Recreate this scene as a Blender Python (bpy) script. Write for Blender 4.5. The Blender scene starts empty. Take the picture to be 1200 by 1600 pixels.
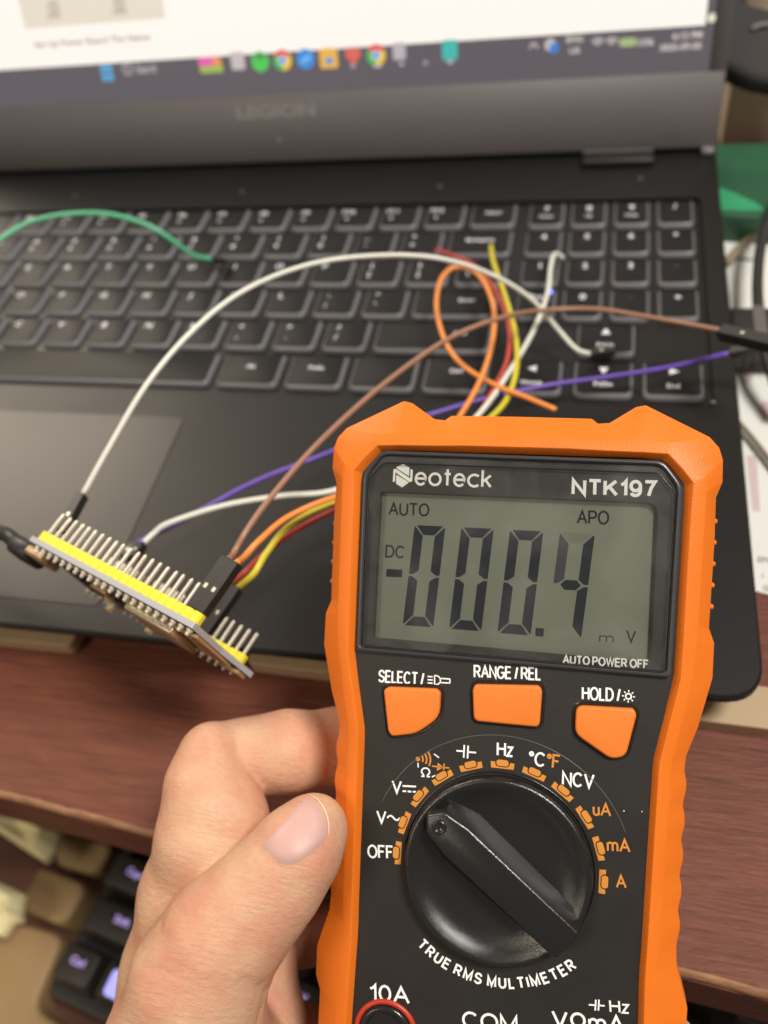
import bpy, bmesh, math, random
import numpy as np
from mathutils import Matrix, Vector
random.seed(7)
SC = bpy.context.scene
COL = SC.collection
PI = math.pi
# ------------------------------------------------------------------ camera
F = 1331.56                                   # focal length in photo pixels (1200 x 1600)
R = np.array([[0.97280025, -0.1858465, 0.13827779],
              [0.06025717, 0.77940709, 0.62361339],
              [-0.22367106, -0.59831904, 0.769406]])
T = np.array([-78.57116056, -81.52231482, 334.60927535])
DESK = 22.0                                   # laptop deck height above the desk, mm
FLIP = np.diag([1., -1., -1.])
def c2w(c):                                   # camera space (mm) to world (mm)
    return FLIP @ (R.T @ (np.array(c, float) - T)) + np.array([0, 0, DESK])
def W(px, py, d):                             # a place d mm deep into the room from the camera
    return c2w(((px-600)/F*d, (py-800)/F*d, d))
def WP(px, py, z):                            # a place at world height z (mm)
    o = c2w((0, 0, 0)); p = W(px, py, 100.); s = (z-o[2])/(p[2]-o[2]); return o+(p-o)*s
def U(x, y, z=0.):                            # laptop deck coordinates (x along keys, y towards the user, z up)
    return np.array([x-150., -(y-50.), DESK+z])
cam = bpy.data.cameras.new('camera'); camo = bpy.data.objects.new('camera', cam); COL.objects.link(camo)
cr = np.zeros((4, 4)); cr[:3, :3] = FLIP @ R.T @ np.diag([1., -1., -1.]); cr[:3, 3] = c2w((0, 0, 0))*.001; cr[3, 3] = 1
camo.matrix_world = Matrix(cr.tolist())
cam.sensor_fit = 'VERTICAL'; cam.sensor_height = 36; cam.sensor_width = 27; cam.lens = F/1600*36
cam.clip_start = .01; cam.clip_end = 30
cam.dof.use_dof = True; cam.dof.focus_distance = .160; cam.dof.aperture_fstop = cam.lens/2.45
SC.camera = camo
SC.view_settings.view_transform = 'Standard'; SC.view_settings.look = 'None'; SC.view_settings.exposure = 0; SC.view_settings.gamma = 1
w = bpy.data.worlds.new('World'); SC.world = w; w.use_nodes = True
w.node_tree.nodes['Background'].inputs[0].default_value = (1, .90, .80, 1); w.node_tree.nodes['Background'].inputs[1].default_value = .20
def area(name, loc, target, size, power, col):
    l = bpy.data.lights.new(name, 'AREA'); l.shape = 'DISK'; l.size = size; l.energy = power; l.color = col
    o = bpy.data.objects.new(name, l); COL.objects.link(o); o.location = loc
    o.rotation_euler = (Vector(target)-Vector(loc)).to_track_quat('-Z', 'Y').to_euler(); return o
area('ceiling_lamp', (.76, -.22, 1.38), (0, -.12, .05), .42, 27, (1, .95, .88))
area('far_left_glare_light', (-1.40, 1.15, 1.35), (0, -.05, .05), 1.0, 28, (1, .85, .68))  # unseen light, placed so that its warm glare falls on the left deck
area('front_left_fill', (-.75, -.95, 1.15), (0, -.15, .0), .5, 7.5, (1, .86, .68))  # weak fill light added at the front left, no real source there
# ------------------------------------------------------------------ materials
def mat(name, col, rough=.5, metal=0., bump=0., bscale=1., var=0., vscale=.05, spec=.5, coat=0., sss=0., emit=None, estr=0.):
    m = bpy.data.materials.new(name); m.use_nodes = True; nt = m.node_tree; N = nt.nodes; L = nt.links
    b = N['Principled BSDF']; b.inputs['Base Color'].default_value = (*col, 1); b.inputs['Roughness'].default_value = rough
    b.inputs['Metallic'].default_value = metal; b.inputs['Specular IOR Level'].default_value = spec; b.inputs['Coat Weight'].default_value = coat
    if emit: b.inputs['Emission Color'].default_value = (*emit, 1); b.inputs['Emission Strength'].default_value = estr
    if sss:
        b.inputs['Subsurface Weight'].default_value = sss; b.inputs['Subsurface Radius'].default_value = (1, .35, .18); b.inputs['Subsurface Scale'].default_value = .0035
    tc = N.new('ShaderNodeTexCoord')
    if var:
        n = N.new('ShaderNodeTexNoise'); n.inputs['Scale'].default_value = vscale; n.inputs['Detail'].default_value = 6; L.new(tc.outputs['Object'], n.inputs['Vector'])
        r = N.new('ShaderNodeMixRGB'); r.inputs[1].default_value = (*[c*(1-var) for c in col], 1); r.inputs[2].default_value = (*[min(1, c*(1+var)) for c in col], 1)
        L.new(n.outputs[0], r.inputs[0]); L.new(r.outputs[0], b.inputs['Base Color'])
        mr = N.new('ShaderNodeMapRange'); mr.inputs[3].default_value = max(0, rough-.08); mr.inputs[4].default_value = min(1, rough+.1)
        L.new(n.outputs[0], mr.inputs[0]); L.new(mr.outputs[0], b.inputs['Roughness'])
    if bump:
        n2 = N.new('ShaderNodeTexNoise'); n2.inputs['Scale'].default_value = bscale; n2.inputs['Detail'].default_value = 3; L.new(tc.outputs['Object'], n2.inputs['Vector'])
        bp = N.new('ShaderNodeBump'); bp.inputs['Strength'].default_value = bump; bp.inputs['Distance'].default_value = .0003
        L.new(n2.outputs[0], bp.inputs['Height']); L.new(bp.outputs[0], b.inputs['Normal'])
    return m
def wood(name, c1, c2, rough, ang, sx, sy, bump=.5):
    m = mat(name, c1, rough, spec=.3); nt = m.node_tree; N = nt.nodes; L = nt.links; b = N['Principled BSDF']
    tc = N.new('ShaderNodeTexCoord'); mp = N.new('ShaderNodeMapping'); mp.inputs['Rotation'].default_value = (0, 0, ang); mp.inputs['Scale'].default_value = (sx, sy, sy)
    n = N.new('ShaderNodeTexNoise'); n.inputs['Scale'].default_value = 1; n.inputs['Detail'].default_value = 9; n.inputs['Roughness'].default_value = .65; n.inputs['Distortion'].default_value = .6
    L.new(tc.outputs['Object'], mp.inputs[0]); L.new(mp.outputs[0], n.inputs['Vector'])
    cr = N.new('ShaderNodeValToRGB'); cr.color_ramp.elements[0].position = .3; cr.color_ramp.elements[0].color = (*c2, 1); cr.color_ramp.elements[1].position = .68; cr.color_ramp.elements[1].color = (*c1, 1)
    L.new(n.outputs[0], cr.inputs[0]); L.new(cr.outputs[0], b.inputs['Base Color'])
    n2 = N.new('ShaderNodeTexNoise'); n2.inputs['Scale'].default_value = 2.2; n2.inputs['Detail'].default_value = 5; L.new(mp.outputs[0], n2.inputs['Vector'])
    bp = N.new('ShaderNodeBump'); bp.inputs['Strength'].default_value = bump; bp.inputs['Distance'].default_value = .0008; L.new(n2.outputs[0], bp.inputs['Height']); L.new(bp.outputs[0], b.inputs['Normal'])
    mr = N.new('ShaderNodeMapRange'); mr.inputs[3].default_value = rough-.1; mr.inputs[4].default_value = rough+.18; L.new(n2.outputs[0], mr.inputs[0]); L.new(mr.outputs[0], b.inputs['Roughness'])
    return m
M = {}
M['orange'] = mat('orange_rubber', (.72, .165, .014), .38, bump=.28, bscale=3.4, var=.10, vscale=.06, spec=.32)
M['face'] = mat('black_textured_plastic', (.0135, .0118, .010), .48, bump=.25, bscale=5, var=.12, vscale=.1)
M['gloss'] = mat('black_gloss_plastic', (.016, .015, .015), .2, bump=.08, bscale=3)
M['dial'] = mat('black_dial_plastic', (.009, .009, .009), .23, bump=.22, bscale=4.5, spec=.8)
M['frame'] = mat('grey_window_rim', (.045, .045, .048), .3)
M['print_plate'] = mat('window_border', (.017, .0155, .014), .5)
M['lcd'] = mat('lcd_grey_green', (.175, .195, .148), .42, var=.07, vscale=.025)
M['seg'] = mat('lcd_segment', (.006, .010, .020), .6, spec=.2)
M['seg_ghost'] = mat('lcd_segment_ghost', (.14, .156, .12), .45)
M['seg_faint'] = mat('lcd_segment_fading', (.028, .032, .036), .5)
M['white'] = mat('white_print', (.88, .88, .86), .5)
M['amber'] = mat('amber_print', (.62, .24, .035), .5)
M['red'] = mat('red_ring', (.45, .035, .012), .4)
M['button'] = mat('orange_button_rubber', (.74, .185, .020), .5, bump=.1, bscale=3, var=.04, vscale=.1)
M['arc'] = mat('arc_line', (.10, .095, .085), .3)
M['speaker'] = mat('matte_dark_speaker', (.045, .042, .042), .75, spec=.15)
M['hole'] = mat('dark_socket', (.006, .006, .006), .5)
M['deck'] = mat('laptop_deck', (.0075, .0072, .007), .42, bump=.08, bscale=2, var=.12, vscale=.012, spec=.34)
M['touch'] = mat('touchpad_surface', (.011, .0105, .010), .35, spec=.36)
M['well'] = mat('keyboard_well', (.009, .0085, .0085), .5)
M['key'] = mat('laptop_keycap', (.006, .0058, .006), .5, spec=.3, bump=.06, bscale=3)
M['skirt'] = mat('keycap_rim_highlight', (.15, .147, .155), .38)  # lighter grey puts the highlights of the key sides into their colour
M['legend'] = mat('key_legend', (.62, .62, .64), .5, emit=(.9, .9, 1), estr=.12)  # faint self-glow added to lift the brightness of the legends
M['emblem'] = mat('bezel_emblem', (.20, .19, .19), .4)
M['bezel'] = mat('lid_bezel', (.098, .089, .089), .55, bump=.05, bscale=2, var=.06, vscale=.02)  # raised grey: pale haze from the bright screen put into the colour
M['blackplastic'] = mat('black_cable_plastic', (.018, .017, .016), .42)
M['desk'] = wood('desk_wood', (.175, .056, .031), (.10, .030, .018), .48, .07, .05, .5, .6)
M['deskedge'] = wood('desk_front_wood', (.20, .062, .028), (.075, .02, .011), .5, .07, .03, .30, .5)
M['worn'] = wood('worn_desk_edge', (.36, .20, .10), (.16, .065, .038), .5, .07, .06, .35, .4)
M['beige'] = mat('beige_board', (.44, .32, .19), .55, var=.1, vscale=.05)
M['tray'] = wood('tray_wood', (.17, .075, .05), (.10, .042, .03), .5, .1, .03, .15, .3)
M['brown'] = mat('tan_wood', (.34, .22, .10), .55, var=.2, vscale=.04)
M['cream'] = mat('cream_wrap', (.90, .80, .45), .45, var=.06, vscale=.05)
M['kb'] = mat('mechanical_keyboard_case', (.02, .018, .015), .5)
M['kbkey'] = mat('mechanical_keycap', (.03, .026, .020), .45)
M['violet'] = mat('violet_lit_legend', (.4, .3, .6), .5, emit=(.42, .32, .75), estr=.8)
M['blueled'] = mat('lit_keycap', (.4, .4, .9), .5, emit=(.34, .34, 1.0), estr=.95)
M['paper'] = mat('white_paper', (.70, .70, .66), .6, var=.03, vscale=.03)
M['ink'] = mat('grey_ink', (.12, .12, .12), .6)
M['pinkprint'] = mat('pink_print', (.56, .44, .43), .6)
M['green'] = mat('green_plastic', (.022, .085, .045), .4)
M['greenlight'] = mat('light_green_card', (.03, .28, .13), .5)
M['yellowcard'] = mat('yellow_card', (.75, .47, .04), .5)
M['strap'] = mat('taupe_strap', (.22, .18, .12), .6)
M['wall'] = mat('beige_wall', (.26, .20, .14), .7)
M['cardboard'] = mat('beige_cardboard', (.80, .70, .54), .7, var=.05)
M['pin'] = mat('tinned_pin', (.74, .69, .58), .32, metal=.45)
M['yellow'] = mat('yellow_header', (.74, .67, .045), .42)
M['pcb'] = mat('board_edge_grey', (.36, .36, .38), .4)
M['pcbb'] = mat('board_underside', (.025, .022, .02), .4)
M['shield'] = mat('pale_metal_shield', (.52, .44, .29), .32, metal=.7)
M['gold'] = mat('usb_shell', (.66, .46, .28), .3, metal=.8)
M['chip'] = mat('chip_black', (.02, .02, .02), .35)
WC = {'white': (.66, .67, .60), 'green': (.10, .42, .23), 'purple': (.115, .055, .36), 'brown': (.30, .155, .095), 'orange': (.80, .27, .055), 'red': (.48, .06, .045), 'yellow': (.58, .50, .03)}
for k, c in WC.items(): M['wire_'+k] = mat('wire_'+k, c, .38, var=.05, vscale=.1)
def glassmat():
    m = bpy.data.materials.new('clear_window'); m.use_nodes = True; nt = m.node_tree; N = nt.nodes; L = nt.links; N.clear()
    o = N.new('ShaderNodeOutputMaterial'); mx = N.new('ShaderNodeMixShader'); t = N.new('ShaderNodeBsdfTransparent'); g = N.new('ShaderNodeBsdfGlossy'); g.inputs['Roughness'].default_value = .07
    t.inputs[0].default_value = (.96, .96, .95, 1); g.inputs[0].default_value = (1, 1, 1, 1)
    f = N.new('ShaderNodeFresnel'); f.inputs[0].default_value = 1.45
    L.new(f.outputs[0], mx.inputs[0]); L.new(t.outputs[0], mx.inputs[1]); L.new(g.outputs[0], mx.inputs[2])
    d = N.new('ShaderNodeBsdfDiffuse'); d.inputs[0].default_value = (.8, .8, .78, 1); m2 = N.new('ShaderNodeMixShader'); tc = N.new('ShaderNodeTexCoord'); nz = N.new('ShaderNodeTexNoise'); nz.inputs['Scale'].default_value = .07; nz.inputs['Detail'].default_value = 7; nz.inputs['Distortion'].default_value = .8
    L.new(tc.outputs['Object'], nz.inputs['Vector']); mr = N.new('ShaderNodeMapRange'); mr.inputs[1].default_value = .42; mr.inputs[2].default_value = .75; mr.inputs[3].default_value = .004; mr.inputs[4].default_value = .035
    L.new(nz.outputs[0], mr.inputs[0]); L.new(mr.outputs[0], m2.inputs[0]); L.new(mx.outputs[0], m2.inputs[1]); L.new(d.outputs[0], m2.inputs[2]); L.new(m2.outputs[0], o.inputs[0]); return m
M['glass'] = glassmat()
def skinmat():
    m = mat('skin', (.62, .36, .24), .5, sss=.2, spec=.35); nt = m.node_tree; N = nt.nodes; L = nt.links; b = N['Principled BSDF']
    tc = N.new('ShaderNodeTexCoord')
    n = N.new('ShaderNodeTexNoise'); n.inputs['Scale'].default_value = .085; n.inputs['Detail'].default_value = 6; L.new(tc.outputs['Object'], n.inputs['Vector'])
    cr = N.new('ShaderNodeValToRGB'); cr.color_ramp.elements[0].position = .32; cr.color_ramp.elements[0].color = (.60, .285, .185, 1); cr.color_ramp.elements[1].position = .66; cr.color_ramp.elements[1].color = (.66, .425, .27, 1)
    L.new(n.outputs[0], cr.inputs[0])
    v = N.new('ShaderNodeTexNoise'); v.inputs['Scale'].default_value = .9; v.inputs['Detail'].default_value = 4; L.new(tc.outputs['Object'], v.inputs['Vector'])
    mx = N.new('ShaderNodeMixRGB'); mx.blend_type = 'MULTIPLY'; mx.inputs[0].default_value = .16; L.new(cr.outputs[0], mx.inputs[1]); L.new(v.outputs[0], mx.inputs[2]); L.new(mx.outputs[0], b.inputs['Base Color'])
    vo = N.new('ShaderNodeTexVoronoi'); vo.feature = 'DISTANCE_TO_EDGE'; vo.inputs['Scale'].default_value = 1.9; L.new(tc.outputs['Object'], vo.inputs['Vector'])
    mp = N.new('ShaderNodeMapping'); mp.inputs['Scale'].default_value = (.35, 1.6, .7); mp.inputs['Rotation'].default_value = (0, 0, .7); L.new(tc.outputs['Object'], mp.inputs[0])
    w2 = N.new('ShaderNodeTexNoise'); w2.inputs['Scale'].default_value = .9; w2.inputs['Detail'].default_value = 5; L.new(mp.outputs[0], w2.inputs['Vector'])
    ad = N.new('ShaderNodeMath'); ad.operation = 'MULTIPLY_ADD'; ad.inputs[1].default_value = .35; L.new(vo.outputs[0], ad.inputs[0]); L.new(w2.outputs[0], ad.inputs[2])
    bp = N.new('ShaderNodeBump'); bp.inputs['Strength'].default_value = .6; bp.inputs['Distance'].default_value = .0004; L.new(ad.outputs[0], bp.inputs['Height']); L.new(bp.outputs[0], b.inputs['Normal'])
    return m
M['skin'] = skinmat()
M['nail'] = mat('nail', (.55, .335, .30), .5, sss=.15, coat=.0, var=.04, vscale=.2)
M['nailedge'] = mat('nail_free_edge', (.70, .54, .42), .5)
# ------------------------------------------------------------------ mesh helpers (all meshes in mm, top-level objects scaled to metres)
def link(name, me, m=None, parent=None):
    o = bpy.data.objects.new(name, me); COL.objects.link(o)
    if m is not None and me is not None and not me.materials: me.materials.append(M[m] if isinstance(m, str) else m)
    if parent: o.parent = parent
    else: o.scale = (.001,)*3
    return o
def tag(o, label=None, cat=None, group=None, kind=None):
    if label: o['label'] = label
    if cat: o['category'] = cat
    if group: o['group'] = group
    if kind: o['kind'] = kind
    return o
def empty(name, loc=(0, 0, 0)):
    o = bpy.data.objects.new(name, None); COL.objects.link(o); o.location = [c*.001 for c in loc]; o.scale = (.001,)*3; return o
def me_from(V, Fs, name='mesh', smooth=False):
    me = bpy.data.meshes.new(name); me.from_pydata([tuple(map(float, v)) for v in V], [], Fs); me.validate()
    bm = bmesh.new(); bm.from_mesh(me); bmesh.ops.recalc_face_normals(bm, faces=bm.faces); bm.to_mesh(me); bm.free()
    if smooth:
        for p in me.polygons: p.use_smooth = True
    return me
def autosmooth(me, deg=35):
    for p in me.polygons: p.use_smooth = True
    bm = bmesh.new(); bm.from_mesh(me)
    for e in bm.edges:
        if len(e.link_faces) == 2 and e.calc_face_angle(0) > math.radians(deg): e.smooth = False
    bm.to_mesh(me); bm.free(); return me
def rpoly(pts, r, n=4):                       # polygon with rounded corners
    out = []; k = len(pts)
    for i in range(k):
        p = np.array(pts[i], float); a = np.array(pts[i-1], float); b = np.array(pts[(i+1) % k], float)
        u = a-p; v = b-p; lu = np.linalg.norm(u); lv = np.linalg.norm(v); rr = min(r[i] if isinstance(r, (list, tuple)) else r, lu*.45, lv*.45)
        if rr < 1e-4: out.append(p); continue
        A = p+u/lu*rr; B = p+v/lv*rr
        for j in range(n+1):
            s = j/n; out.append((1-s)**2*A+2*s*(1-s)*p+s*s*B)
    return out
def offset(pts, d):                            # move each side inwards by d (polygon counter-clockwise)
    out = []; k = len(pts)
    ar = sum(pts[i][0]*pts[(i+1) % k][1]-pts[(i+1) % k][0]*pts[i][1] for i in range(k)); sg = 1 if ar > 0 else -1
    for i in range(k):
        p = np.array(pts[i], float); a = np.array(pts[i-1], float); b = np.array(pts[(i+1) % k], float)
        u = p-a; v = b-p; u /= np.linalg.norm(u)+1e-9; v /= np.linalg.norm(v)+1e-9
        n1 = np.array([-u[1], u[0]])*sg; n2 = np.array([-v[1], v[0]])*sg; n = n1+n2; n /= max(np.linalg.norm(n), 1e-6)
        out.append(p+n*d/max(n@n1, .35))
    return out
def loft(loops, cap0=True, cap1=True):         # loops of equal length of 3-D points
    V = []; Fs = []; n = len(loops[0])
    for l in loops: V += [tuple(p) for p in l]
    for i in range(len(loops)-1):
        for j in range(n):
            a = i*n+j; b = i*n+(j+1) % n; Fs.append((a, b, b+n, a+n))
    if cap0: Fs.append(tuple(range(n))[::-1])
    if cap1: Fs.append(tuple((len(loops)-1)*n+j for j in range(n)))
    return V, Fs
def prism(pts, z0, z1, bev=0., steps=2):       # solid plate, its upper rim rounded
    P2 = [np.array(p, float)[:2] for p in pts]
    loops = [[(*p, z0) for p in P2]]
    if bev:
        for s in range(steps+1):
            a = s/steps*PI/2; q = offset(P2, bev*(1-math.cos(a))); loops.append([(*p, z1-bev+bev*math.sin(a)) for p in q])
    else: loops.append([(*p, z1) for p in P2])
    return me_from(*loft(loops))
def flip(pts): return [(x, -y) for x, y in pts]     # traced coordinates run downwards
def rect(x0, y0, x1, y1): return [(x0, y0), (x1, y0), (x1, y1), (x0, y1)]
def joinmesh(parts):
    V = []; Fs = []
    for v, f in parts:
        k = len(V); V += list(v); Fs += [tuple(i+k for i in q) for q in f]
    return V, Fs
def bx(x0, y0, z0, x1, y1, z1):
    return [(x0, y0, z0), (x1, y0, z0), (x1, y1, z0), (x0, y1, z0), (x0, y0, z1), (x1, y0, z1), (x1, y1, z1), (x0, y1, z1)], [(0, 3, 2, 1), (4, 5, 6, 7), (0, 1, 5, 4), (1, 2, 6, 5), (2, 3, 7, 6), (3, 0, 4, 7)]
def bevel(o, wd, seg=2, ang=30):
    md = o.modifiers.new('bevel', 'BEVEL'); md.width = wd; md.segments = seg; md.limit_method = 'ANGLE'; md.angle_limit = math.radians(ang); md.harden_normals = False
    for p in o.data.polygons: p.use_smooth = True
    return o
def tube(pts, r, n=10, caps=True, sub=6):      # swept round tube through points (Catmull-Rom)
    P = [np.array(p, float) for p in pts]
    if sub > 1 and len(P) > 2:
        Q = [2*P[0]-P[1]]+P+[2*P[-1]-P[-2]]; out = []
        for i in range(1, len(Q)-2):
            for s in range(sub):
                t = s/sub; a, b, c, d = Q[i-1:i+3]
                out.append(.5*((2*b)+(c-a)*t+(2*a-5*b+4*c-d)*t*t+(3*b-a-3*c+d)*t**3))
        out.append(P[-1]); P = out
    rr = r if callable(r) else (lambda s: r)
    loops = []; up = np.array([.3, .2, 1.])
    for i, p in enumerate(P):
        t = P[min(i+1, len(P)-1)]-P[max(i-1, 0)]; t = t/np.linalg.norm(t)
        u = up-t*(up@t); u /= np.linalg.norm(u); v = np.cross(t, u); up = u
        q = rr(i/(len(P)-1)); loops.append([p+q*(math.cos(2*PI*k/n)*u+math.sin(2*PI*k/n)*v) for k in range(n)])
    return loft(loops, caps, caps)
def lathe(prof, n=64, cx=0, cy=0):
    loops = [[(cx+r*math.cos(2*PI*k/n), cy+r*math.sin(2*PI*k/n), z) for k in range(n)] for r, z in prof]
    return loops
_fc = {}
def textmesh(s, bold=0.):
    key = (s, bold)
    if key not in _fc:
        c = bpy.data.curves.new('t', 'FONT'); c.body = s; c.offset = bold; c.resolution_u = 3
        o = bpy.data.objects.new('t', c); me = bpy.data.meshes.new_from_object(o)
        V = np.array([v.co[:] for v in me.vertices]) if len(me.vertices) else np.zeros((0, 3)); Fs = [tuple(p.vertices) for p in me.polygons]
        bpy.data.objects.remove(o); bpy.data.curves.remove(c); bpy.data.meshes.remove(me); _fc[key] = (V, Fs)
    return _fc[key]
def text_geo(s, cx, cy, wdt, hgt, z, bold=0., rot=0., slant=0.):
    V, Fs = textmesh(s, bold); lo = V.min(0); hi = V.max(0); c = (lo+hi)/2; d = hi-lo
    if wdt: sy = hgt/d[1] if hgt else wdt/d[0]; sx = wdt/d[0]
    else: sy = sx = hgt/.70; c = np.array([c[0], .35, 0])
    X = (V-c)*np.array([sx, sy, 1]); X[:, 0] += slant*X[:, 1]
    ca, sa = math.cos(rot), math.sin(rot)
    return [(cx+x*ca-y*sa, cy+x*sa+y*ca, z) for x, y, _ in X], Fs

# stroke letters: centre lines of a plain sans-serif, drawn with an even pen
def _a(cx, cy, rx, ry, a0, a1, n=14): return [(cx+rx*math.cos(math.radians(a0+(a1-a0)*i/n)), cy+ry*math.sin(math.radians(a0+(a1-a0)*i/n))) for i in range(n+1)]
def _S(w_, h_=1.): return [_a(w_/2, h_*.74, w_*.46, h_*.26, 25, 200, 10)+_a(w_/2, h_*.26, w_*.5, h_*.26, 75, -160, 12)]
GL = {'A': (.8, [[(0, 0), (.4, 1), (.8, 0)], [(.15, .36), (.65, .36)]]), 'B': (.66, [[(0, 0), (0, 1), (.36, 1)]+_a(.36, .76, .24, .24, 90, -90, 8)+[(0, .52)], [(.36, .52)]+_a(.38, .26, .28, .26, 90, -90, 8)+[(0, 0)]]),
 'C': (.78, [_a(.40, .5, .40, .5, 42, 318, 18)]), 'D': (.72, [[(0, 0), (0, 1), (.30, 1)]+_a(.30, .5, .42, .5, 90, -90, 12)+[(0, 0)]]), 'E': (.62, [[(.62, 0), (0, 0), (0, 1), (.60, 1)], [(0, .53), (.55, .53)]]),
 'F': (.58, [[(0, 0), (0, 1), (.58, 1)], [(0, .53), (.48, .53)]]), 'G': (.80, [_a(.41, .5, .41, .5, 45, 325, 18)+[(.78, .20), (.78, .47), (.44, .47)]]), 'H': (.68, [[(0, 0), (0, 1)], [(.68, 0), (.68, 1)], [(0, .53), (.68, .53)]]),
 'I': (.01, [[(0, 0), (0, 1)]]), 'K': (.70, [[(0, 0), (0, 1)], [(.66, 1), (.02, .38)], [(.25, .60), (.70, 0)]]), 'L': (.52, [[(0, 1), (0, 0), (.52, 0)]]), 'M': (.82, [[(0, 0), (0, 1), (.41, .08), (.82, 1), (.82, 0)]]),
 'N': (.70, [[(0, 0), (0, 1), (.70, 0), (.70, 1)]]), 'O': (.84, [_a(.42, .5, .42, .5, 90, 450, 24)]), 'P': (.62, [[(0, 0), (0, 1), (.36, 1)]+_a(.36, .73, .26, .27, 90, -90, 8)+[(0, .46)]]),
 'R': (.68, [[(0, 0), (0, 1), (.38, 1)]+_a(.38, .74, .26, .26, 90, -90, 8)+[(0, .48)], [(.34, .48), (.68, 0)]]), 'S': (.68, [[(.65, .76)]+_a(.34, .76, .30, .24, 20, 180, 8)+[(.06, .62), (.20, .53), (.48, .46), (.62, .38)]+_a(.33, .26, .34, .26, 10, -165, 10)]),
 'T': (.70, [[(0, 1), (.70, 1)], [(.35, 1), (.35, 0)]]), 'U': (.68, [[(0, 1), (0, .34)]+_a(.34, .34, .34, .34, 180, 360, 10)+[(.68, 1)]]), 'V': (.76, [[(0, 1), (.38, 0), (.76, 1)]]), 'W': (1.05, [[(0, 1), (.26, 0), (.52, 1), (.79, 0), (1.05, 1)]]),
 '/': (.26, [[(0, 0), (.26, 1)]]), '0': (.58, [_a(.29, .5, .29, .5, 90, 450, 22)]), '1': (.30, [[(0, .74), (.16, .83), (.28, 1), (.28, 0)]]), '7': (.58, [[(0, 1), (.58, 1), (.36, .55), (.22, 0)]]),
 '9': (.58, [_a(.29, .67, .28, .33, 0, 360, 18), [(.57, .67), (.57, .45)]+_a(.28, .32, .29, .32, 10, -150, 10)]), 'z': (.44, [[(0, .70), (.44, .70), (0, 0), (.46, 0)]]),
 'm': (.84, [[(0, 0), (0, .70)], [(0, .42)]+_a(.21, .48, .21, .23, 180, 0, 8)+[(.42, 0)], [(.42, .42)]+_a(.63, .48, .21, .23, 180, 0, 8)+[(.84, 0)]]), 'u': (.46, [[(0, .70), (0, .24)]+_a(.23, .24, .23, .24, 180, 360, 8)+[(.46, .70)], [(.46, .3), (.46, 0)]]),
 'e': (.56, [[(.02, .37), (.56, .37)]+_a(.28, .35, .28, .35, 3, 320, 16)]), 'o': (.62, [_a(.31, .35, .31, .35, 90, 450, 20)]), 't': (.34, [[(.17, .98), (.17, 0)], [(0, .70), (.34, .70)]]), 'c': (.56, [_a(.34, .35, .34, .35, 48, 312, 14)]), 'k': (.46, [[(0, 1), (0, 0)], [(.44, .68), (.02, .30)], [(.16, .42), (.46, 0)]]),
 '°': (.26, [_a(.13, .85, .13, .13, 0, 360, 12)]), 'Ω': (.80, [[(0, 0), (.24, 0), (.24, .10)]+_a(.40, .56, .36, .42, 235, -55, 16)+[(.56, .10), (.56, 0), (.80, 0)]])}
def ribbon(pl_, th):
    P_ = [np.array(p, float) for p in pl_]; P_ = [p for i, p in enumerate(P_) if i == 0 or np.linalg.norm(p-P_[i-1]) > 1e-4]; cl = np.linalg.norm(P_[0]-P_[-1]) < 1e-3
    if cl: P_ = P_[:-1]
    n = len(P_); Lf = []; Rt = []
    for i in range(n):
        a = P_[i-1] if (i or cl) else None; b = P_[(i+1) % n] if (i < n-1 or cl) else None; p = P_[i]
        u = (p-a)/np.linalg.norm(p-a) if a is not None else None; v = (b-p)/np.linalg.norm(b-p) if b is not None else None
        if u is None: u = v
        if v is None: v = u
        n1 = np.array([-u[1], u[0]]); n2 = np.array([-v[1], v[0]]); m_ = n1+n2; m_ /= max(np.linalg.norm(m_), 1e-6); k = 1/max(m_@n1, .38)
        Lf.append(p+m_*th/2*k); Rt.append(p-m_*th/2*k)
    return [[Rt[i], Rt[(i+1) % n], Lf[(i+1) % n], Lf[i]] for i in range(n if cl else n-1)]
def stroke_text(s, cx, cy, wdt, hgt, z, th=.12, rot=0., gap=.10):
    """wdt: overall width (None: natural), hgt: cap height; th: pen width relative to the cap height"""
    x = 0.; quads = []; k = 0
    for ch in s:
        if ch == ' ': x += .30; continue
        w_, pls = GL[ch]
        for pl_ in pls: quads.append((k, [(px_+x, py_) for px_, py_ in pl_])); k += 1
        x += w_+th+gap*(1-th)
    nat = x-gap*(1-th)-th; sy = hgt-th*hgt; sx = ((wdt-th*hgt)/nat) if wdt else sy; ca, sa = math.cos(rot), math.sin(rot); V = []; Fs = []
    for k, pl_ in quads:
        pl2 = [((x_-nat/2)*sx, (y_-.5)*sy) for x_, y_ in pl_]
        for q in ribbon(pl2, th*hgt):
            b = len(V); V += [(cx+a*ca-c_*sa, cy+a*sa+c_*ca, z+.003*(k % 3)) for a, c_ in q]; Fs.append((b, b+1, b+2, b+3))
    return V, Fs
def flat(polys, z):                            # several printed polygons as thin raised ink
    parts = []
    for p in polys:
        p = [np.array(q, float)[:2] for q in p]; n = len(p)
        parts.append(([(*q, z) for q in p], [tuple(range(n))]))
    return joinmesh(parts)
def raw(V, Fs, name='mesh'):
    me = bpy.data.meshes.new(name); me.from_pydata([tuple(map(float, v)) for v in V], [], [tuple(f) for f in Fs]); me.update(); return me
def stroke(a, b, wd):
    a = np.array(a, float); b = np.array(b, float); t = (b-a)/np.linalg.norm(b-a); n = np.array([-t[1], t[0]])*wd/2
    return [a-n, b-n, b+n, a+n]
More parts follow.
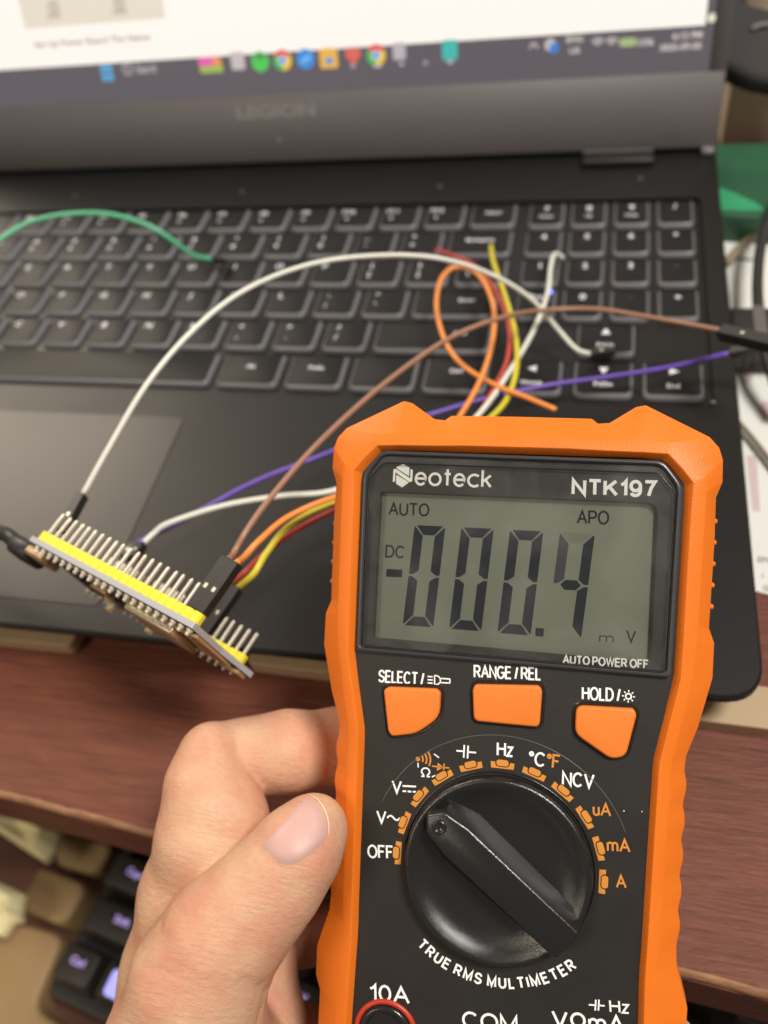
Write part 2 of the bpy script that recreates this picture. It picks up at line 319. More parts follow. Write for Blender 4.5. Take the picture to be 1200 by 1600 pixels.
def arcpoly(cx, cy, r, a0, a1, wd, n=10):
    A = [a0+(a1-a0)*i/n for i in range(n+1)]
    return [[(cx+(r-wd/2)*math.cos(A[i]), cy+(r-wd/2)*math.sin(A[i])), (cx+(r+wd/2)*math.cos(A[i]), cy+(r+wd/2)*math.sin(A[i])),
             (cx+(r+wd/2)*math.cos(A[i+1]), cy+(r+wd/2)*math.sin(A[i+1])), (cx+(r-wd/2)*math.cos(A[i+1]), cy+(r-wd/2)*math.sin(A[i+1]))] for i in range(n)]

# ================================================================== desk and surroundings
def slab(name, pts, z0, z1, m, parent=None):
    return link(name, me_from(*loft([[(p[0], p[1], z0) for p in pts], [(p[0], p[1], z1) for p in pts]])), m, parent)
el = WP(0, 1243, 0); er = WP(1200, 1558, 0); ed = (er-el)/np.linalg.norm(er-el)
E0 = el-ed*500; E1 = er+ed*500; en = np.array([-ed[1], ed[0], 0])       # en points away from the user
DK = empty('desk', (0, 0, 0))
tag(DK, 'reddish brown wooden desk with a pale worn front edge under the laptop', 'desk')
def dk(o): return o
dk(slab('desk_top', [E0[:2]+en[:2]*1.6, E1[:2]+en[:2]*1.6, E1[:2]+en[:2]*900, E0[:2]+en[:2]*900], -24, 0, 'desk', DK))
# worn rounded nosing strip and the front face below it
N_ = 260; loops = []
for i in range(N_+1):
    p = E0+(E1-E0)*i/N_; j = random.uniform(-.30, .30); k = random.uniform(-.25, .25)
    loops.append([(p[0]+en[0]*(a+k*b), p[1]+en[1]*(a+k*b), z+j*b*.3) for a, z, b in ((1.7, -.05, 1), (.8, -.12, 1), (.1, -.65, 1), (-.25, -1.5, 1), (-.2, -2.2, .5), (1.7, -2.6, 0))])
dk(link('worn_edge', me_from(*loft(loops), smooth=True), 'worn', DK))
q0 = E0-en*.35; q1 = E1-en*.35
dk(slab('front_face', [q0[:2], q1[:2], q1[:2]+en[:2]*1.95, q0[:2]+en[:2]*1.95], -23.5, -2.3, 'deskedge', DK))
# back wall and floor of the room
bw = link('wall', me_from(*bx(-3500, 2400, -700, 3500, 2450, 2400)), 'wall'); tag(bw, kind='structure')
fl = link('floor', me_from(*bx(-3500, -1500, -720, 3500, 2400, -700)), 'tray'); tag(fl, kind='structure')
# beige board the laptop front rests on (two lengths)
def board_strip(pa, pb, wd, label):
    a = WP(*pa, 5); b = WP(*pb, 5); t = (b-a)/np.linalg.norm(b-a); n = np.array([-t[1], t[0], 0])
    pts = [a-n*0, b-n*0, b+n*wd, a+n*wd]; o = link('beige_slat', prism(rpoly([p[:2] for p in pts], 2.5), .2, 5.0, .5), 'beige')
    return tag(o, label, 'wooden slat', 'slats under the laptop front')
board_strip((-160, 985), (110, 1010), 12, 'pale beige wooden slat under the laptop front, left end beside the circuit board')
board_strip((385, 1036), (1330, 1155), 12, 'long pale beige wooden slat under the laptop front, running behind the multimeter')
# keyboard tray under the desk
TZ = -190
tr = slab('keyboard_tray', [(-460, -420), (420, -420), (420, 60), (-460, 60)], TZ-12, TZ, 'tray'); tag(tr, 'brown wooden pull out tray far below the desk edge', 'tray')

# ================================================================== mechanical keyboard on the tray
KZ = TZ+26
kA = WP(112, 1503, KZ+9); kB = WP(178, 1533, KZ+9); kd = (kB-kA); kd /= np.linalg.norm(kd); kn = np.array([-kd[1], kd[0], 0])
KBD = empty('mechanical_keyboard', (kA[0], kA[1], TZ)); KBD.rotation_euler = (0, 0, math.atan2(kd[1], kd[0]))
tag(KBD, 'black mechanical keyboard with violet lit legends on the tray under the desk', 'keyboard')
link('case', prism(rpoly(rect(-12, -14, 430, 122), 4), 2, 20, 1.5), 'kb', KBD)
mkey = {}
def mech_key(x, y, wd, lab, lit=False):
    if wd not in mkey: mkey[wd] = loft([[(p[0], p[1], 0) for p in rpoly(rect(-wd/2, -8.6, wd/2, 8.6), 1.2, 2)], [(p[0]*.8, p[1]*.76+1, 9) for p in rpoly(rect(-wd/2, -8.6, wd/2, 8.6), 1.6, 2)]])
    V, Fs = mkey[wd]; k = link('keycap', me_from(V, Fs), 'kbkey' if not lit else 'kbkey', KBD); k.location = (x, y, 20.2); bevel(k, .6, 2)
    if lit:
        l = link('glowing_top', prism(rpoly(rect(-5, -4.6, 5, 5.4), 2), 8.9, 9.25), 'blueled', k)
    elif lab:
        g = text_geo(lab, 0, 2.2, None, 3.0, 9.12, .02); l = link('key_legend', raw(*g), 'violet', k)
PM = 19.2
for i, (lab, wd) in enumerate([('Ctrl', 21), ('', 21), ('Alt', 21), ('', 110), ('Alt', 21), ('Fn', 21), ('Ctrl', 21)]):
    xs = [-.5, 21.5, 44.5, 112, 180, 203, 226][i]; mech_key(xs, -1, wd, lab, lit=(i == 1))
for r, (w0, labs, l0) in enumerate([(41, 'ZXCVBNM,./', 'Shift'), (31, "ASDFGHJKL;'", 'Caps'), (26, 'QWERTYUIOP[]', 'Tab'), (17.5, '1234567890-=', 'Esc')]):
    y = PM*(r+1); mech_key(-11+w0/2, y, w0, l0)
    for j, ch in enumerate(labs): mech_key(-11+w0+PM*(j+.5), y, 17.5, ch)
for c in range(3):
    for r in range(5): mech_key(262+PM*c, -1+PM*r, 17.5, ['PgDn', 'End', 'Del', 'Ins', 'Up'][r] if r else ['<', 'v', '>'][c])
for c in range(4):
    for r in range(5): mech_key(332+PM*c, -1+PM*r, 17.5, '0.+=123-456+789*/-*/'[(r*4+c) % 20])
# tan wooden blocks and cream wrapper left of that keyboard
def lump(name, px, z0, z1, m, label, cat, r=6, jit=0., bev=2.5, group=None):
    pts = [WP(x, y, z1)[:2] for x, y in px]; c = sum(pts)/len(pts)
    o = link(name, prism([p-c for p in rpoly(pts, r)], 0, z1-z0, bev, 3), m); o.location = (c[0]*.001, c[1]*.001, z0*.001)
    autosmooth(o.data, 50); return tag(o, label, cat, group)
lump('tan_block', [(95, 1298), (180, 1318), (152, 1368), (82, 1350)], TZ+.5, TZ+16, 'brown', 'smallest tan wooden block nearest the desk edge, beside the keyboard corner', 'block', group='tan blocks left of the keyboard')
lump('tan_block', [(58, 1350), (138, 1382), (100, 1448), (26, 1420)], TZ+.5, TZ+20, 'brown', 'middle tan wooden block with rounded corners between two dark gaps', 'block', group='tan blocks left of the keyboard')
lump('tan_block', [(8, 1432), (100, 1462), (52, 1575), (110, 1612), (60, 1700), (-80, 1660), (-60, 1500)], TZ+.5, TZ+17, 'brown', 'large tan wooden block at the lower left corner beside the black keyboard', 'block', group='tan blocks left of the keyboard')
def wrapper(px, z, h, label):
    pts = [WP(x, y, z+h*.6) for x, y in px]; c = sum(pts)/len(pts); n = len(pts); V = []; Fs = []
    for k, (s, dz) in enumerate(((1, 0), (1.0, h*.45), (.62, h), (.2, h*.8))):
        for i, p in enumerate(pts): V.append(((p[0]-c[0])*s, (p[1]-c[1])*s, dz*(1+random.uniform(-.25, .25) if k else 1)))
    for k in range(3):
        for i in range(n): Fs.append((k*n+i, k*n+(i+1) % n, (k+1)*n+(i+1) % n, (k+1)*n+i))
    Fs.append(tuple(3*n+i for i in range(n)))
    o = link('cream_wrapper', me_from(V, Fs), 'cream'); o.location = (c[0]*.001, c[1]*.001, z*.001); bevel(o, .8, 2, 15); return tag(o, label, 'wrapper', 'cream wrappers under the desk')
wrapper([(-40, 1262), (20, 1272), (55, 1285), (90, 1300), (84, 1325), (68, 1345), (40, 1328), (-40, 1275)], TZ+30, 9, 'long folded cream yellow wrapper just below the left desk edge')
wrapper([(-60, 1360), (-5, 1376), (34, 1395), (28, 1425), (30, 1436), (14, 1440), (0, 1462), (-60, 1440)], TZ+30, 10, 'short torn cream yellow wrapper cut off by the left side of the photo')

# ================================================================== things to the right of the laptop
def sheet(name, px, z, h, m, label, cat, r=1.5, parent=None, bev=0.):
    pts = [WP(x, y, z+h)[:2] for x, y in px]
    o = link(name, prism(rpoly(pts, r, 3), z, z+h, bev), m, parent)
    return tag(o, label, cat) if label else o
gb = sheet('green_case', [(1090, 224), (1320, 220), (1330, 346), (1090, 334)], 1.2, 12, 'green', 'dark green flat case lying behind the white papers, right of the laptop hinge', 'case', 3, bev=1.2)
V, Fs = flat([[WP(x, y, 13.3)[:2] for x, y in ((1100, 284), (1142, 299), (1180, 316), (1196, 329), (1100, 328))]], 13.3); link('bright_green_label', raw(V, Fs), 'greenlight', gb)
pc = sheet('printed_card', [(1090, 332), (1340, 330), (1340, 505), (1090, 490)], .3, .8, 'paper', 'white printed card with a yellow corner behind the black usb plug', 'card')
for nm, poly, m in (('yellow_corner', ((1130, 338), (1206, 333), (1215, 348), (1176, 352)), 'yellowcard'), ('printed_line', ((1140, 402), (1180, 404), (1180, 408), (1140, 407)), 'ink')):
    V, Fs = flat([[WP(x, y, 1.13)[:2] for x, y in poly]], 1.13); link(nm, raw(V, Fs), m, pc)
stp = link('taupe_strap', raw(*tube([WP(1250, 300, 5), WP(1205, 343, 4), WP(1170, 375, 4), WP(1132, 412, 4)], 1.9, 8)), 'strap'); tag(stp, 'taupe strap lying diagonally across the white printed card', 'strap')
bb = sheet('printed_sheet', [(1100, 515), (1330, 515), (1330, 960), (1186, 925), (1100, 900)], .3, .4, 'paper', 'white leaflet with faint pink pictures and small print beside the laptop', 'leaflet')
for nm, poly, m in (('pink_picture', [(1165+14*math.cos(a), 575+26*math.sin(a)) for a in np.linspace(0, 2*PI, 16, False)], 'pinkprint'), ('pink_picture', [(1197+12*math.cos(a), 640+14*math.sin(a)) for a in np.linspace(0, 2*PI, 14, False)], 'pinkprint'), ('pink_picture', ((1166, 711), (1182, 712), (1188, 800), (1176, 798)), 'pinkprint')):
    V, Fs = flat([[WP(x, y, .74)[:2] for x, y in poly]], .74); link(nm, raw(V, Fs), m, bb)
def text_on(s, pa, pb, h, z, m, parent, bold=.01):
    a = WP(*pa, z); b = WP(*pb, z); c = (a+b)/2; link('printed_line', raw(*text_geo(s, c[0], c[1], np.linalg.norm(b-a), h, z, bold, math.atan2(b[1]-a[1], b[0]-a[0]))), m, parent)
text_on('EPL', (1184, 874), (1206, 876), 2.0, .75, 'ink', bb); text_on('x', (1190, 899), (1194, 900), 1.2, .75, 'ink', bb); text_on('GR', (1192, 918), (1206, 920), 2.0, .75, 'ink', bb)
dv = link('thin_strap', raw(*tube([WP(1150, 655, 3), WP(1180, 690, 3), WP(1215, 735, 3)], .9, 8)), 'strap'); tag(dv, 'thin olive strap crossing the corner of the white leaflet', 'strap')
# black base of something standing behind, upper right
mb = [W(x, y, 342) for x, y in ((1120, -80), (1120, 96), (1150, 112), (1185, 126), (1330, 152), (1330, -80))]
bkd = c2w((0, 0, 354))-c2w((0, 0, 342)); MBS = empty('speaker', tuple(mb[0]))
tag(MBS, 'dark rounded speaker standing behind the laptop lid at the upper right', 'speaker')
V, Fs = loft([[tuple(p-mb[0]) for p in mb], [tuple(p+bkd-mb[0]) for p in mb]]); bevel(link('body', me_from(V, Fs), 'speaker', MBS), 4, 3)
g = link('highlight_arc', raw(*tube([W(x, y, 341)-mb[0] for x, y in ((1175, 45), (1185, 40), (1205, 38), (1235, 42), (1245, 50))], .8, 8)), 'emblem', MBS)  # grey highlight on the dark body, made as a thin paler tube
cbx = link('cardboard_box', me_from(*bx(0, 0, .3, 260, 160, 240)), 'cardboard'); cbx.location = (.208, .141, 0); bevel(cbx, 2, 2); tag(cbx, 'plain beige box standing behind the green case, right of the laptop lid', 'box')
# thick black cable
cb = link('thick_cable', me_from(*tube([WP(1260, 250, 25), WP(1215, 320, 20), WP(1192, 372, 16), WP(1184, 430, 14), WP(1186, 490, 14), WP(1200, 560, 14), WP(1225, 640, 8)], 2.0, 12), smooth=True), 'blackplastic'); tag(cb, 'thick black cable curving over the white card at the right edge', 'cable')
# usb plug in the laptop's side
pl = empty('usb_plug', tuple(U(352, 52, -14))); tag(pl, 'black rectangular usb plug pushed into the right side of the laptop', 'usb plug')
bevel(link('plug_body', me_from(*bx(.6, -9, 0, 34, 9, 9)), 'blackplastic', pl), 1.2, 2); link('grip_band', me_from(*bx(8, -9.4, 1.0, 12, 9.4, 9.3)), 'bezel', pl)
bevel(link('collar', me_from(*bx(.4, -13, .6, 7, -9.2, 8)), 'blackplastic', pl), .8, 2)

# ================================================================== laptop
LP = empty('laptop', tuple(U(170, 70, -DESK))); tag(LP, 'open black laptop with a lit screen and large keyboard, wires lying across it', 'laptop')
o0 = U(170, 70, -DESK)
def LU(x, y, z=0.): p = U(x, y, z)-o0; return (p[0], p[1], p[2])
def lrect(x0, y0, x1, y1): a = LU(x0, y1); b = LU(x1, y0); return [(a[0], a[1]), (b[0], a[1]), (b[0], b[1]), (a[0], b[1])]
LX0, LX1, LY0, LY1 = -12.0, 351.8, -62.0, 196.8
DZ = DESK
# base: lower shell and deck plate with a recessed keyboard well
link('base', me_from(*loft([[(*p, z) for p in rpoly(lrect(LX0+a, LY0+2, LX1-a, LY1-b), 9, 6)] for a, b, z in ((9, 26, 5.2), (5, 17, 8), (1.6, 4, DZ-3.6), (.8, 1.2, DZ-2.4))])), 'well', LP)
def deckmesh():
    out = rpoly(lrect(LX0, LY0, LX1, LY1), 11, 8); kw = lrect(-2.5, -17.5, 344.5, 99.5); bm = bmesh.new()
    def ring(pts, z): vs = [bm.verts.new((*p, z)) for p in pts]; return vs, [bm.edges.new((vs[i], vs[(i+1) % len(vs)])) for i in range(len(vs))]
    o2 = offset([np.array(p) for p in out], .7); a, ea = ring(o2, DZ); b, eb = ring(rpoly([np.array(p) for p in kw], 3, 4), DZ)
    bmesh.ops.triangle_fill(bm, edges=ea+eb, use_beauty=True)
    c, _ = ring(out, DZ-.7); d, _ = ring(out, DZ-2.4); n = len(out)
    for p, q in ((a, c), (c, d)):
        for i in range(n): bm.faces.new((p[i], p[(i+1) % n], q[(i+1) % n], q[i]))
    e, _ = ring(rpoly([np.array(p) for p in kw], 3, 4), DZ-1.3); n = len(b)
    for i in range(n): bm.faces.new((b[i], b[(i+1) % n], e[(i+1) % n], e[i]))
    bm.faces.new(e); bm.faces.new(d[::-1]); bmesh.ops.recalc_face_normals(bm, faces=bm.faces)
    me = bpy.data.meshes.new('deck'); bm.to_mesh(me); bm.free(); return me
link('deck', deckmesh(), 'deck', LP)
ft = [link('rubber_foot', me_from(*bx(*LU(x-22, 168, -DESK)[:2], .25, *LU(x+22, 160, 0)[:2], 5.3)), 'well', LP) for x in (30, 170, 310)]
ft = [link('rubber_foot', me_from(*bx(*LU(x-22, -48, -DESK)[:2], .25, *LU(x+22, -56, 0)[:2], 5.3)), 'well', LP) for x in (30, 310)]
tp = prism(rpoly(lrect(54, 111.5, 172, 188), 2.5, 4), DZ+.02, DZ+.22); link('touchpad', tp, 'touch', LP)
for x, y in ((344.2, 96), (66, -30), (240, -30), (150, -30), (322, -32)):
    link('screw', prism([(LU(x, y)[0]+.7*math.cos(a), LU(x, y)[1]+.7*math.sin(a)) for a in np.linspace(0, 2*PI, 10, False)], DZ, DZ+.15), 'skirt', LP)
# keys
def keymesh(w_, h_):
    c = rpoly(rect(0, -h_, w_, 0), [2.6, 2.6, 1.0, 1.0], 4)       # lower corners rounder
    base = [(p[0], p[1] - (.45*math.sin(PI*min(1, max(0, p[0]/w_))) if p[1] < -h_*.8 else 0)) for p in c]
    t1 = offset([np.array(p) for p in base], .95); t2 = offset([np.array(p) for p in base], 1.25)
    V, Fs = loft([[(*p, 0) for p in base], [(*p, 1.0) for p in base], [(*p, 1.95) for p in t1], [(*p, 2.05) for p in t2]], cap0=False)
    me = me_from(V, Fs); me.materials.append(M['skirt']); me.materials.append(M['key'])
    for p in me.polygons: p.use_smooth = True; p.material_index = 1 if p.normal.z > .9 else 0
    n = len(base)
    return autosmooth(me, 50)
_km = {}
def key(x0, y0, x1, y1, labs):
    k_ = (round(x1-x0, 1), round(y1-y0, 1))
    if k_ not in _km: _km[k_] = keymesh(*k_)
    p = LU(x0, y0, -1.2); o = bpy.data.objects.new('key', _km[k_]); COL.objects.link(o); o.parent = LP; o.location = p
    parts = []
    for s, dx, dy, h in labs: parts.append(text_geo(s, dx, -dy, None, h, 2.11, .02))
    if parts: link('key_legend', raw(*joinmesh(parts)), 'legend', o)
G = 2.7
def rowkeys(x_start, rights, y0, y1, labels):
    x = x_start
    for r, lb in zip(rights, labels):
        w_ = r-x; labs = []
        if isinstance(lb, tuple): labs = [(lb[0], 4.6, 4.2, 2.5), (lb[1], 4.6, 9.6, 2.5)]
        elif lb and len(lb) == 1: labs = [(lb, 4.6, 4.4, 2.9)]
        elif lb: labs = [(lb, w_*.5 if w_ < 30 else w_-11, (y1-y0)*.42, 1.9)]
        key(x, y0, r, y1, labs); x = r+G
rowkeys(-.5, [25, 44.8, 63.8, 82.4, 101.5, 120.9, 139.8, 159, 178, 197, 216, 234.7, 253.5, 274.2], -14.8, .6, ['Esc']+[('F%d' % i, '*') for i in range(1, 13)]+['Insert'])
rowkeys(-.5, [19*k for k in range(1, 14)]+[274.2], 3.4, 19.7, [('~', '`')]+[(a, b) for a, b in zip('!@#$%^&*()_+', '1234567890-=')]+['Backspace'])
rowkeys(-.5, [24.4]+[24.4+19*k for k in range(1, 13)]+[274.2], 22.4, 38.1, ['Tab']+list('QWERTYUIOP')+[('{', '['), ('}', ']'), ('|', '\\')])
rowkeys(-.5, [30.2]+[30.2+19*k for k in range(1, 12)]+[272.5], 41.0, 56.6, ['Caps']+list('ASDFGHJKL')+[(':', ';'), ('"', "'"), 'Enter'])
rowkeys(-.5, [38.4]+[38.4+19*k for k in range(1, 11)]+[272.5], 59.5, 75.3, ['Shift']+list('ZXCVBNM')+[('<', ','), ('>', '.'), ('?', '/'), 'Shift'])
rowkeys(-.5, [22, 41, 57.5, 76.5, 174.8, 200.4, 223.7, 249.2, 273.5], 78.6, 95.0, ['Ctrl', 'Fn', '', 'Alt', '', 'Alt', 'PrtSc', '', 'Ctrl'])
cols = [(279.4, 293.2), (295.7, 309.4), (312, 325.4), (328, 341.6)]
for r, (y0, y1, labs) in enumerate([(-14.8, 1.4, ['7', '8', '9', '/']), (4.2, 19.8, ['4', '5', '6', '*']), (22.6, 37.9, ['1', '2', '3', '-']), (40.8, 57.0, ['Ins', '0', '.', '+'])]):
    sub = [['Home', 'Up', 'PgUp', ''], ['', '', '', ''], ['', '', '', ''], ['', '', '', '']][r]
    for (a, b), l, s in zip(cols, labs, sub): key(a, y0, b, y1, [(l, (b-a)/2, 4.6, 3.0 if l not in '.-' else 1.0)]+([(s, (b-a)/2, 9.8, 1.5)] if s else []))
AR = [(301.5, 59.8, 320.7, 75.4, 'PgUp', 0), (278.5, 78.8, 297.8, 95, 'Home', 1), (301.5, 78.8, 320.3, 95, 'PgDn', 2), (323.2, 78.8, 341.8, 95, 'End', 3)]
for x0, y0, x1, y1, s, d in AR:
    key(x0, y0, x1, y1, [(s, (x1-x0)/2, 11.2, 1.9)]); k = [o for o in COL.objects if o.name.startswith('key') and o.parent == LP and 'legend' not in o.name][-1]
    c = np.array([(x1-x0)/2, -4.6]); a = [PI/2, PI, -PI/2, 0][d]
    V, Fs = flat([[c+1.9*np.array([math.cos(a+t), math.sin(a+t)]) for t in (0, 2.2, -2.2)]], 2.12); link('arrow', raw(V, Fs), 'legend', k)
# small picture on the snipping key
kc = LU(236.5, 86, .8)
V, Fs = joinmesh([flat([stroke(a, b, .35) for a, b in (((kc[0]-2.4, kc[1]+1.7), (kc[0]+2.4, kc[1]+1.7)), ((kc[0]-2.4, kc[1]-1.7), (kc[0]+2.4, kc[1]-1.7)), ((kc[0]-2.4, kc[1]-1.9), (kc[0]-2.4, kc[1]+1.9)), ((kc[0]+2.4, kc[1]-1.9), (kc[0]+2.4, kc[1]+1.9)))]+[rect(kc[0]+.2, kc[1]-1.1, kc[0]+1.8, kc[1])], kc[2])])
link('key_legend', raw(V, Fs), 'legend', LP)
# engraved word on the palm rest, very dark
link('palm_rest_word', raw(*text_geo('LEGION', LU(333, 163)[0], LU(333, 163)[1], 36, 6.5, DZ+.05, .01, -PI/2)), 'touch', LP)
# lid
AL = math.radians(111.5); H0 = np.array([0, LU(0, -50.2)[1], DZ])
lx = np.array([1., 0, 0]); ly = np.array([0, -math.cos(AL), math.sin(AL)]); lz = np.cross(lx, ly)   # lz points to the user
LID = bpy.data.objects.new('lid', None); COL.objects.link(LID); LID.parent = LP
mm = Matrix.Identity(4)
for i in range(3): mm[i][0] = lx[i]; mm[i][1] = ly[i]; mm[i][2] = lz[i]; mm[i][3] = H0[i]
LID.matrix_local = mm
def lidpt(px, py, off=0.):                     # lid coordinates of what the photo shows at a pixel
    o = c2w((0, 0, 0))-o0-H0; p = W(px, py, 100.)-o0-H0; d = p-o; nrm = lz; s = (off-o@nrm)/(d@nrm); q = o+s*d; return np.array([q@lx, q@ly])
X0 = LU(LX0, 0)[0]; X1 = LU(LX1, 0)[0]
bevel(link('lid_panel', me_from(*bx(X0, 1.5, -7, X1, 238, 0)), 'bezel', LID), 1.2, 3)
bevel(link('bezel_border', me_from(*joinmesh([bx(X0+.6, 2.2, 0, X1-.6, 30, 1.0), bx(X0+.6, 30, 0, X0+6.5, 237, 1.0), bx(X1-6.5, 30, 0, X1-.6, 237, 1.0), bx(X0+6.5, 230, 0, X1-6.5, 237, 1.0)])), 'bezel', LID), .3, 1)
s0 = lidpt(600, 118); s1 = lidpt(1114, 30)
SX0, SX1, SY0, SY1 = X0+6.5, X1-6.6, 30.0, 230.0
def smat(n, c, e): return mat(n, tuple(x*.12 for x in c), .4, emit=c, estr=e)
scr = link('screen', me_from(*bx(SX0, SY0, .05, SX1, SY1, .3)), smat('screen_dark', (.115, .10, .115), .9), LID)
pg = [lidpt(0, 112), lidpt(600, 66), lidpt(1104, 42)]; TY = float(np.mean([p[1] for p in pg])); PX = float(lidpt(1104, 20)[0])
link('web_page', me_from(*bx(SX0, TY, .32, PX, SY1-6, .42)), smat('screen_page', (.92, .85, .79), 1.0), LID)
a = lidpt(40, 45); b = lidpt(245, -60)
link('page_panel', me_from(*bx(a[0], a[1], .44, b[0], b[1]+10, .5)), smat('screen_panel', (.72, .65, .53), 1.0), LID)
link('page_text', raw(*text_geo('Set Up Power Board The Name', *((lidpt(55, 72)+lidpt(235, 58))/2), abs(lidpt(235, 58)[0]-lidpt(55, 72)[0]), 3.4, .55, .02)), smat('screen_text', (.40, .34, .30), .8), LID)
for px_, py_ in ((85, 12), (188, 6)): link('page_icon', raw(*text_geo('@', *lidpt(px_, py_), 6, 6, .56, .02)), smat('screen_icon', (.5, .43, .37), .8), LID)
for px_, py_, w_ in ((85, 22, 7), (188, 15, 7)): link('page_text', raw(*text_geo('menu', *lidpt(px_, py_+4), w_, 1.8, .56, .02)), smat('screen_text', (.5, .43, .37), .8), LID)
def scol(c): return smat('screen_colour', c, .9)
def sdisk(px_, py_, r, c, z=.45, sx=1, sy=1, n=16):
    q = lidpt(px_, py_); V, Fs = flat([[(q[0]+r*sx*math.cos(t), q[1]+r*sy*math.sin(t)) for t in np.linspace(0, 2*PI, n, False)]], z); return link('taskbar_icon', raw(V, Fs), scol(c), LID)
def srect(px_, py_, w_, h_, c, z=.45):
    q = lidpt(px_, py_); V, Fs = flat([rpoly(rect(q[0]-w_/2, q[1]-h_/2, q[0]+w_/2, q[1]+h_/2), 1.0, 3)], z); return link('taskbar_icon', raw(V, Fs), scol(c), LID)
srect(168, 114, 5.6, 6.6, (.10, .42, .72)); q = lidpt(168, 114)
link('taskbar_icon', raw(*flat([stroke((q[0], q[1]-3.3), (q[0], q[1]+3.3), .5), stroke((q[0]-2.8, q[1]), (q[0]+2.8, q[1]), .5)], .5)), 'bezel', LID)
link('search_ring', raw(*flat(arcpoly(*lidpt(200, 108), 2, 0, 2*PI, .8, 14), .46)), scol((.5, .44, .47)), LID)
link('taskbar_text', raw(*text_geo('Search', *lidpt(229, 107), 10, 3.6, .46, .02)), scol((.5, .44, .47)), LID)
srect(322, 97, 7, 4, (.78, .12, .42)); srect(338, 97, 5, 4, (.82, .30, .12)); srect(331, 107, 11, 3.4, (.35, .50, .10))
srect(372, 95, 6.4, 7, (.58, .50, .50)); sdisk(407, 96, 4.0, (.08, .60, .10)); link('taskbar_icon', raw(*flat(sum([arcpoly(*lidpt(407, 96), r_, .5, 2.6, .5, 6) for r_ in (1, 2, 3)], []), .5)), 'bezel', LID)
def pie(px_, py_, r=4.1):
    q = lidpt(px_, py_)
    for k, c in enumerate(((.75, .08, .05), (.08, .48, .12), (.85, .55, .05))):
        A = [PI/6+2*PI/3*k+2*PI/3*j/6 for j in range(7)]; V, Fs = flat([[q]+[q+r*np.array([math.cos(t), math.sin(t)]) for t in A]], .45); link('taskbar_icon', raw(V, Fs), scol(c), LID)
    for rr, c, z in ((1.9, (.85, .85, .85), .47), (1.45, (.1, .3, .8), .49)):
        V, Fs = flat([[q+rr*np.array([math.cos(t), math.sin(t)]) for t in np.linspace(0, 2*PI, 14, False)]], z); link('taskbar_icon', raw(V, Fs), scol(c), LID)
pie(442, 94); pie(588, 86); sdisk(478, 92, 4.0, (.05, .28, .72)); link('taskbar_icon', raw(*flat([stroke(lidpt(471, 97), lidpt(485, 88), 1)], .5)), scol((.3, .6, .9)), LID)
srect(514, 91, 8, 7.6, (.82, .46, .08)); srect(515, 95, 3.4, 2.4, (.1, .3, .7), .5)
q = lidpt(552, 87); V, Fs = flat([[q+np.array(v) for v in ((0, -3.6), (-3.4, 0), (-2.6, 3.6), (-1, 2), (0, 3.9), (1, 2), (2.6, 3.6), (3.4, 0))]], .45); link('taskbar_icon', raw(V, Fs), scol((.72, .14, .10)), LID)
srect(552, 103, 2.2, 1, (.5, .45, .5)); srect(590, 103, 3.5, 1, (.6, .5, .6)); srect(624, 80, 5.5, 6.4, (.50, .44, .48)); srect(628, 100, 2, 1, (.6, .55, .6)); srect(665, 98, 1.8, 1.6, (.4, .36, .4)); srect(703, 78, 6.4, 7.4, (.06, .48, .42)); srect(704, 97, 2.4, 1, (.6, .55, .6))
q = lidpt(834, 71); link('tray_arrow', raw(*flat([stroke(q-np.array([1.7, 1]), q+np.array([0, 1]), .7), stroke(q+np.array([0, 1]), q+np.array([1.7, -1]), .7)], .46)), scol((.6, .52, .52)), LID)
sdisk(860, 70, 2.3, (.55, .5, .5)); sdisk(866, 75, 1.9, (.05, .22, .65), .5)
for s, px_, py_, w_, h_ in (('ENG', 898, 61, 6.4, 2.2), ('US', 898, 79, 4, 2.2), ('15%', 1009, 66, 6, 2.4), ('6:12 PM', 1074, 55, 11, 2.4), ('2025-09-05', 1063, 73, 15.5, 2.4)):
    link('taskbar_text', raw(*text_geo(s, *lidpt(px_, py_), w_, h_, .46, .03)), scol((.66, .58, .56)), LID)
for px_, py_ in ((934, 67), (956, 66)): link('taskbar_icon', raw(*flat(sum([arcpoly(*(lidpt(px_, py_)-np.array([0, 1.4])), r_, .7, 2.44, .55, 5) for r_ in (1.0, 2, 3)], []), .46)), scol((.62, .55, .54)), LID)
srect(981, 66, 6.4, 3.0, (.38, .48, .22))
sdisk(1112, 28, 1.6, (.8, .76, .6), .6)
lg = lidpt(431, 173); link('bezel_word', raw(*text_geo('LEGION', lg[0], lg[1], abs(lidpt(492, 170)[0]-lidpt(369, 177)[0]), 5.6, 1.06, .05)), 'emblem', LID)
link('microphone_hole', raw(*flat([[lidpt(437, 218)+1.1*np.array([math.cos(t), math.sin(t)]) for t in np.linspace(0, 2*PI, 10, False)]], 1.08)), 'skirt', LID)
for xa, xb in ((298, 327),):
    a = LU(xa, -50); b = LU(xb, -41); h = link('hinge', me_from(*bx(a[0], b[1], DZ+.05, b[0], a[1], DZ+3.0)), 'well', LP); bevel(h, 1.2, 3)
    hb = link('hinge_highlight', me_from(*bx(a[0]+.5, b[1]+6.6, DZ+3.02, b[0]-.5, b[1]+8.0, DZ+3.4)), 'bezel', h)  # paler strip standing in for the highlight along the hinge top
hc = LU(349.5, -49); bevel(link('hinge_cap', me_from(*bx(hc[0]-4, hc[1]-2, DZ, hc[0]+1, hc[1]+2, DZ+3)), 'skirt', LP), 1, 2)
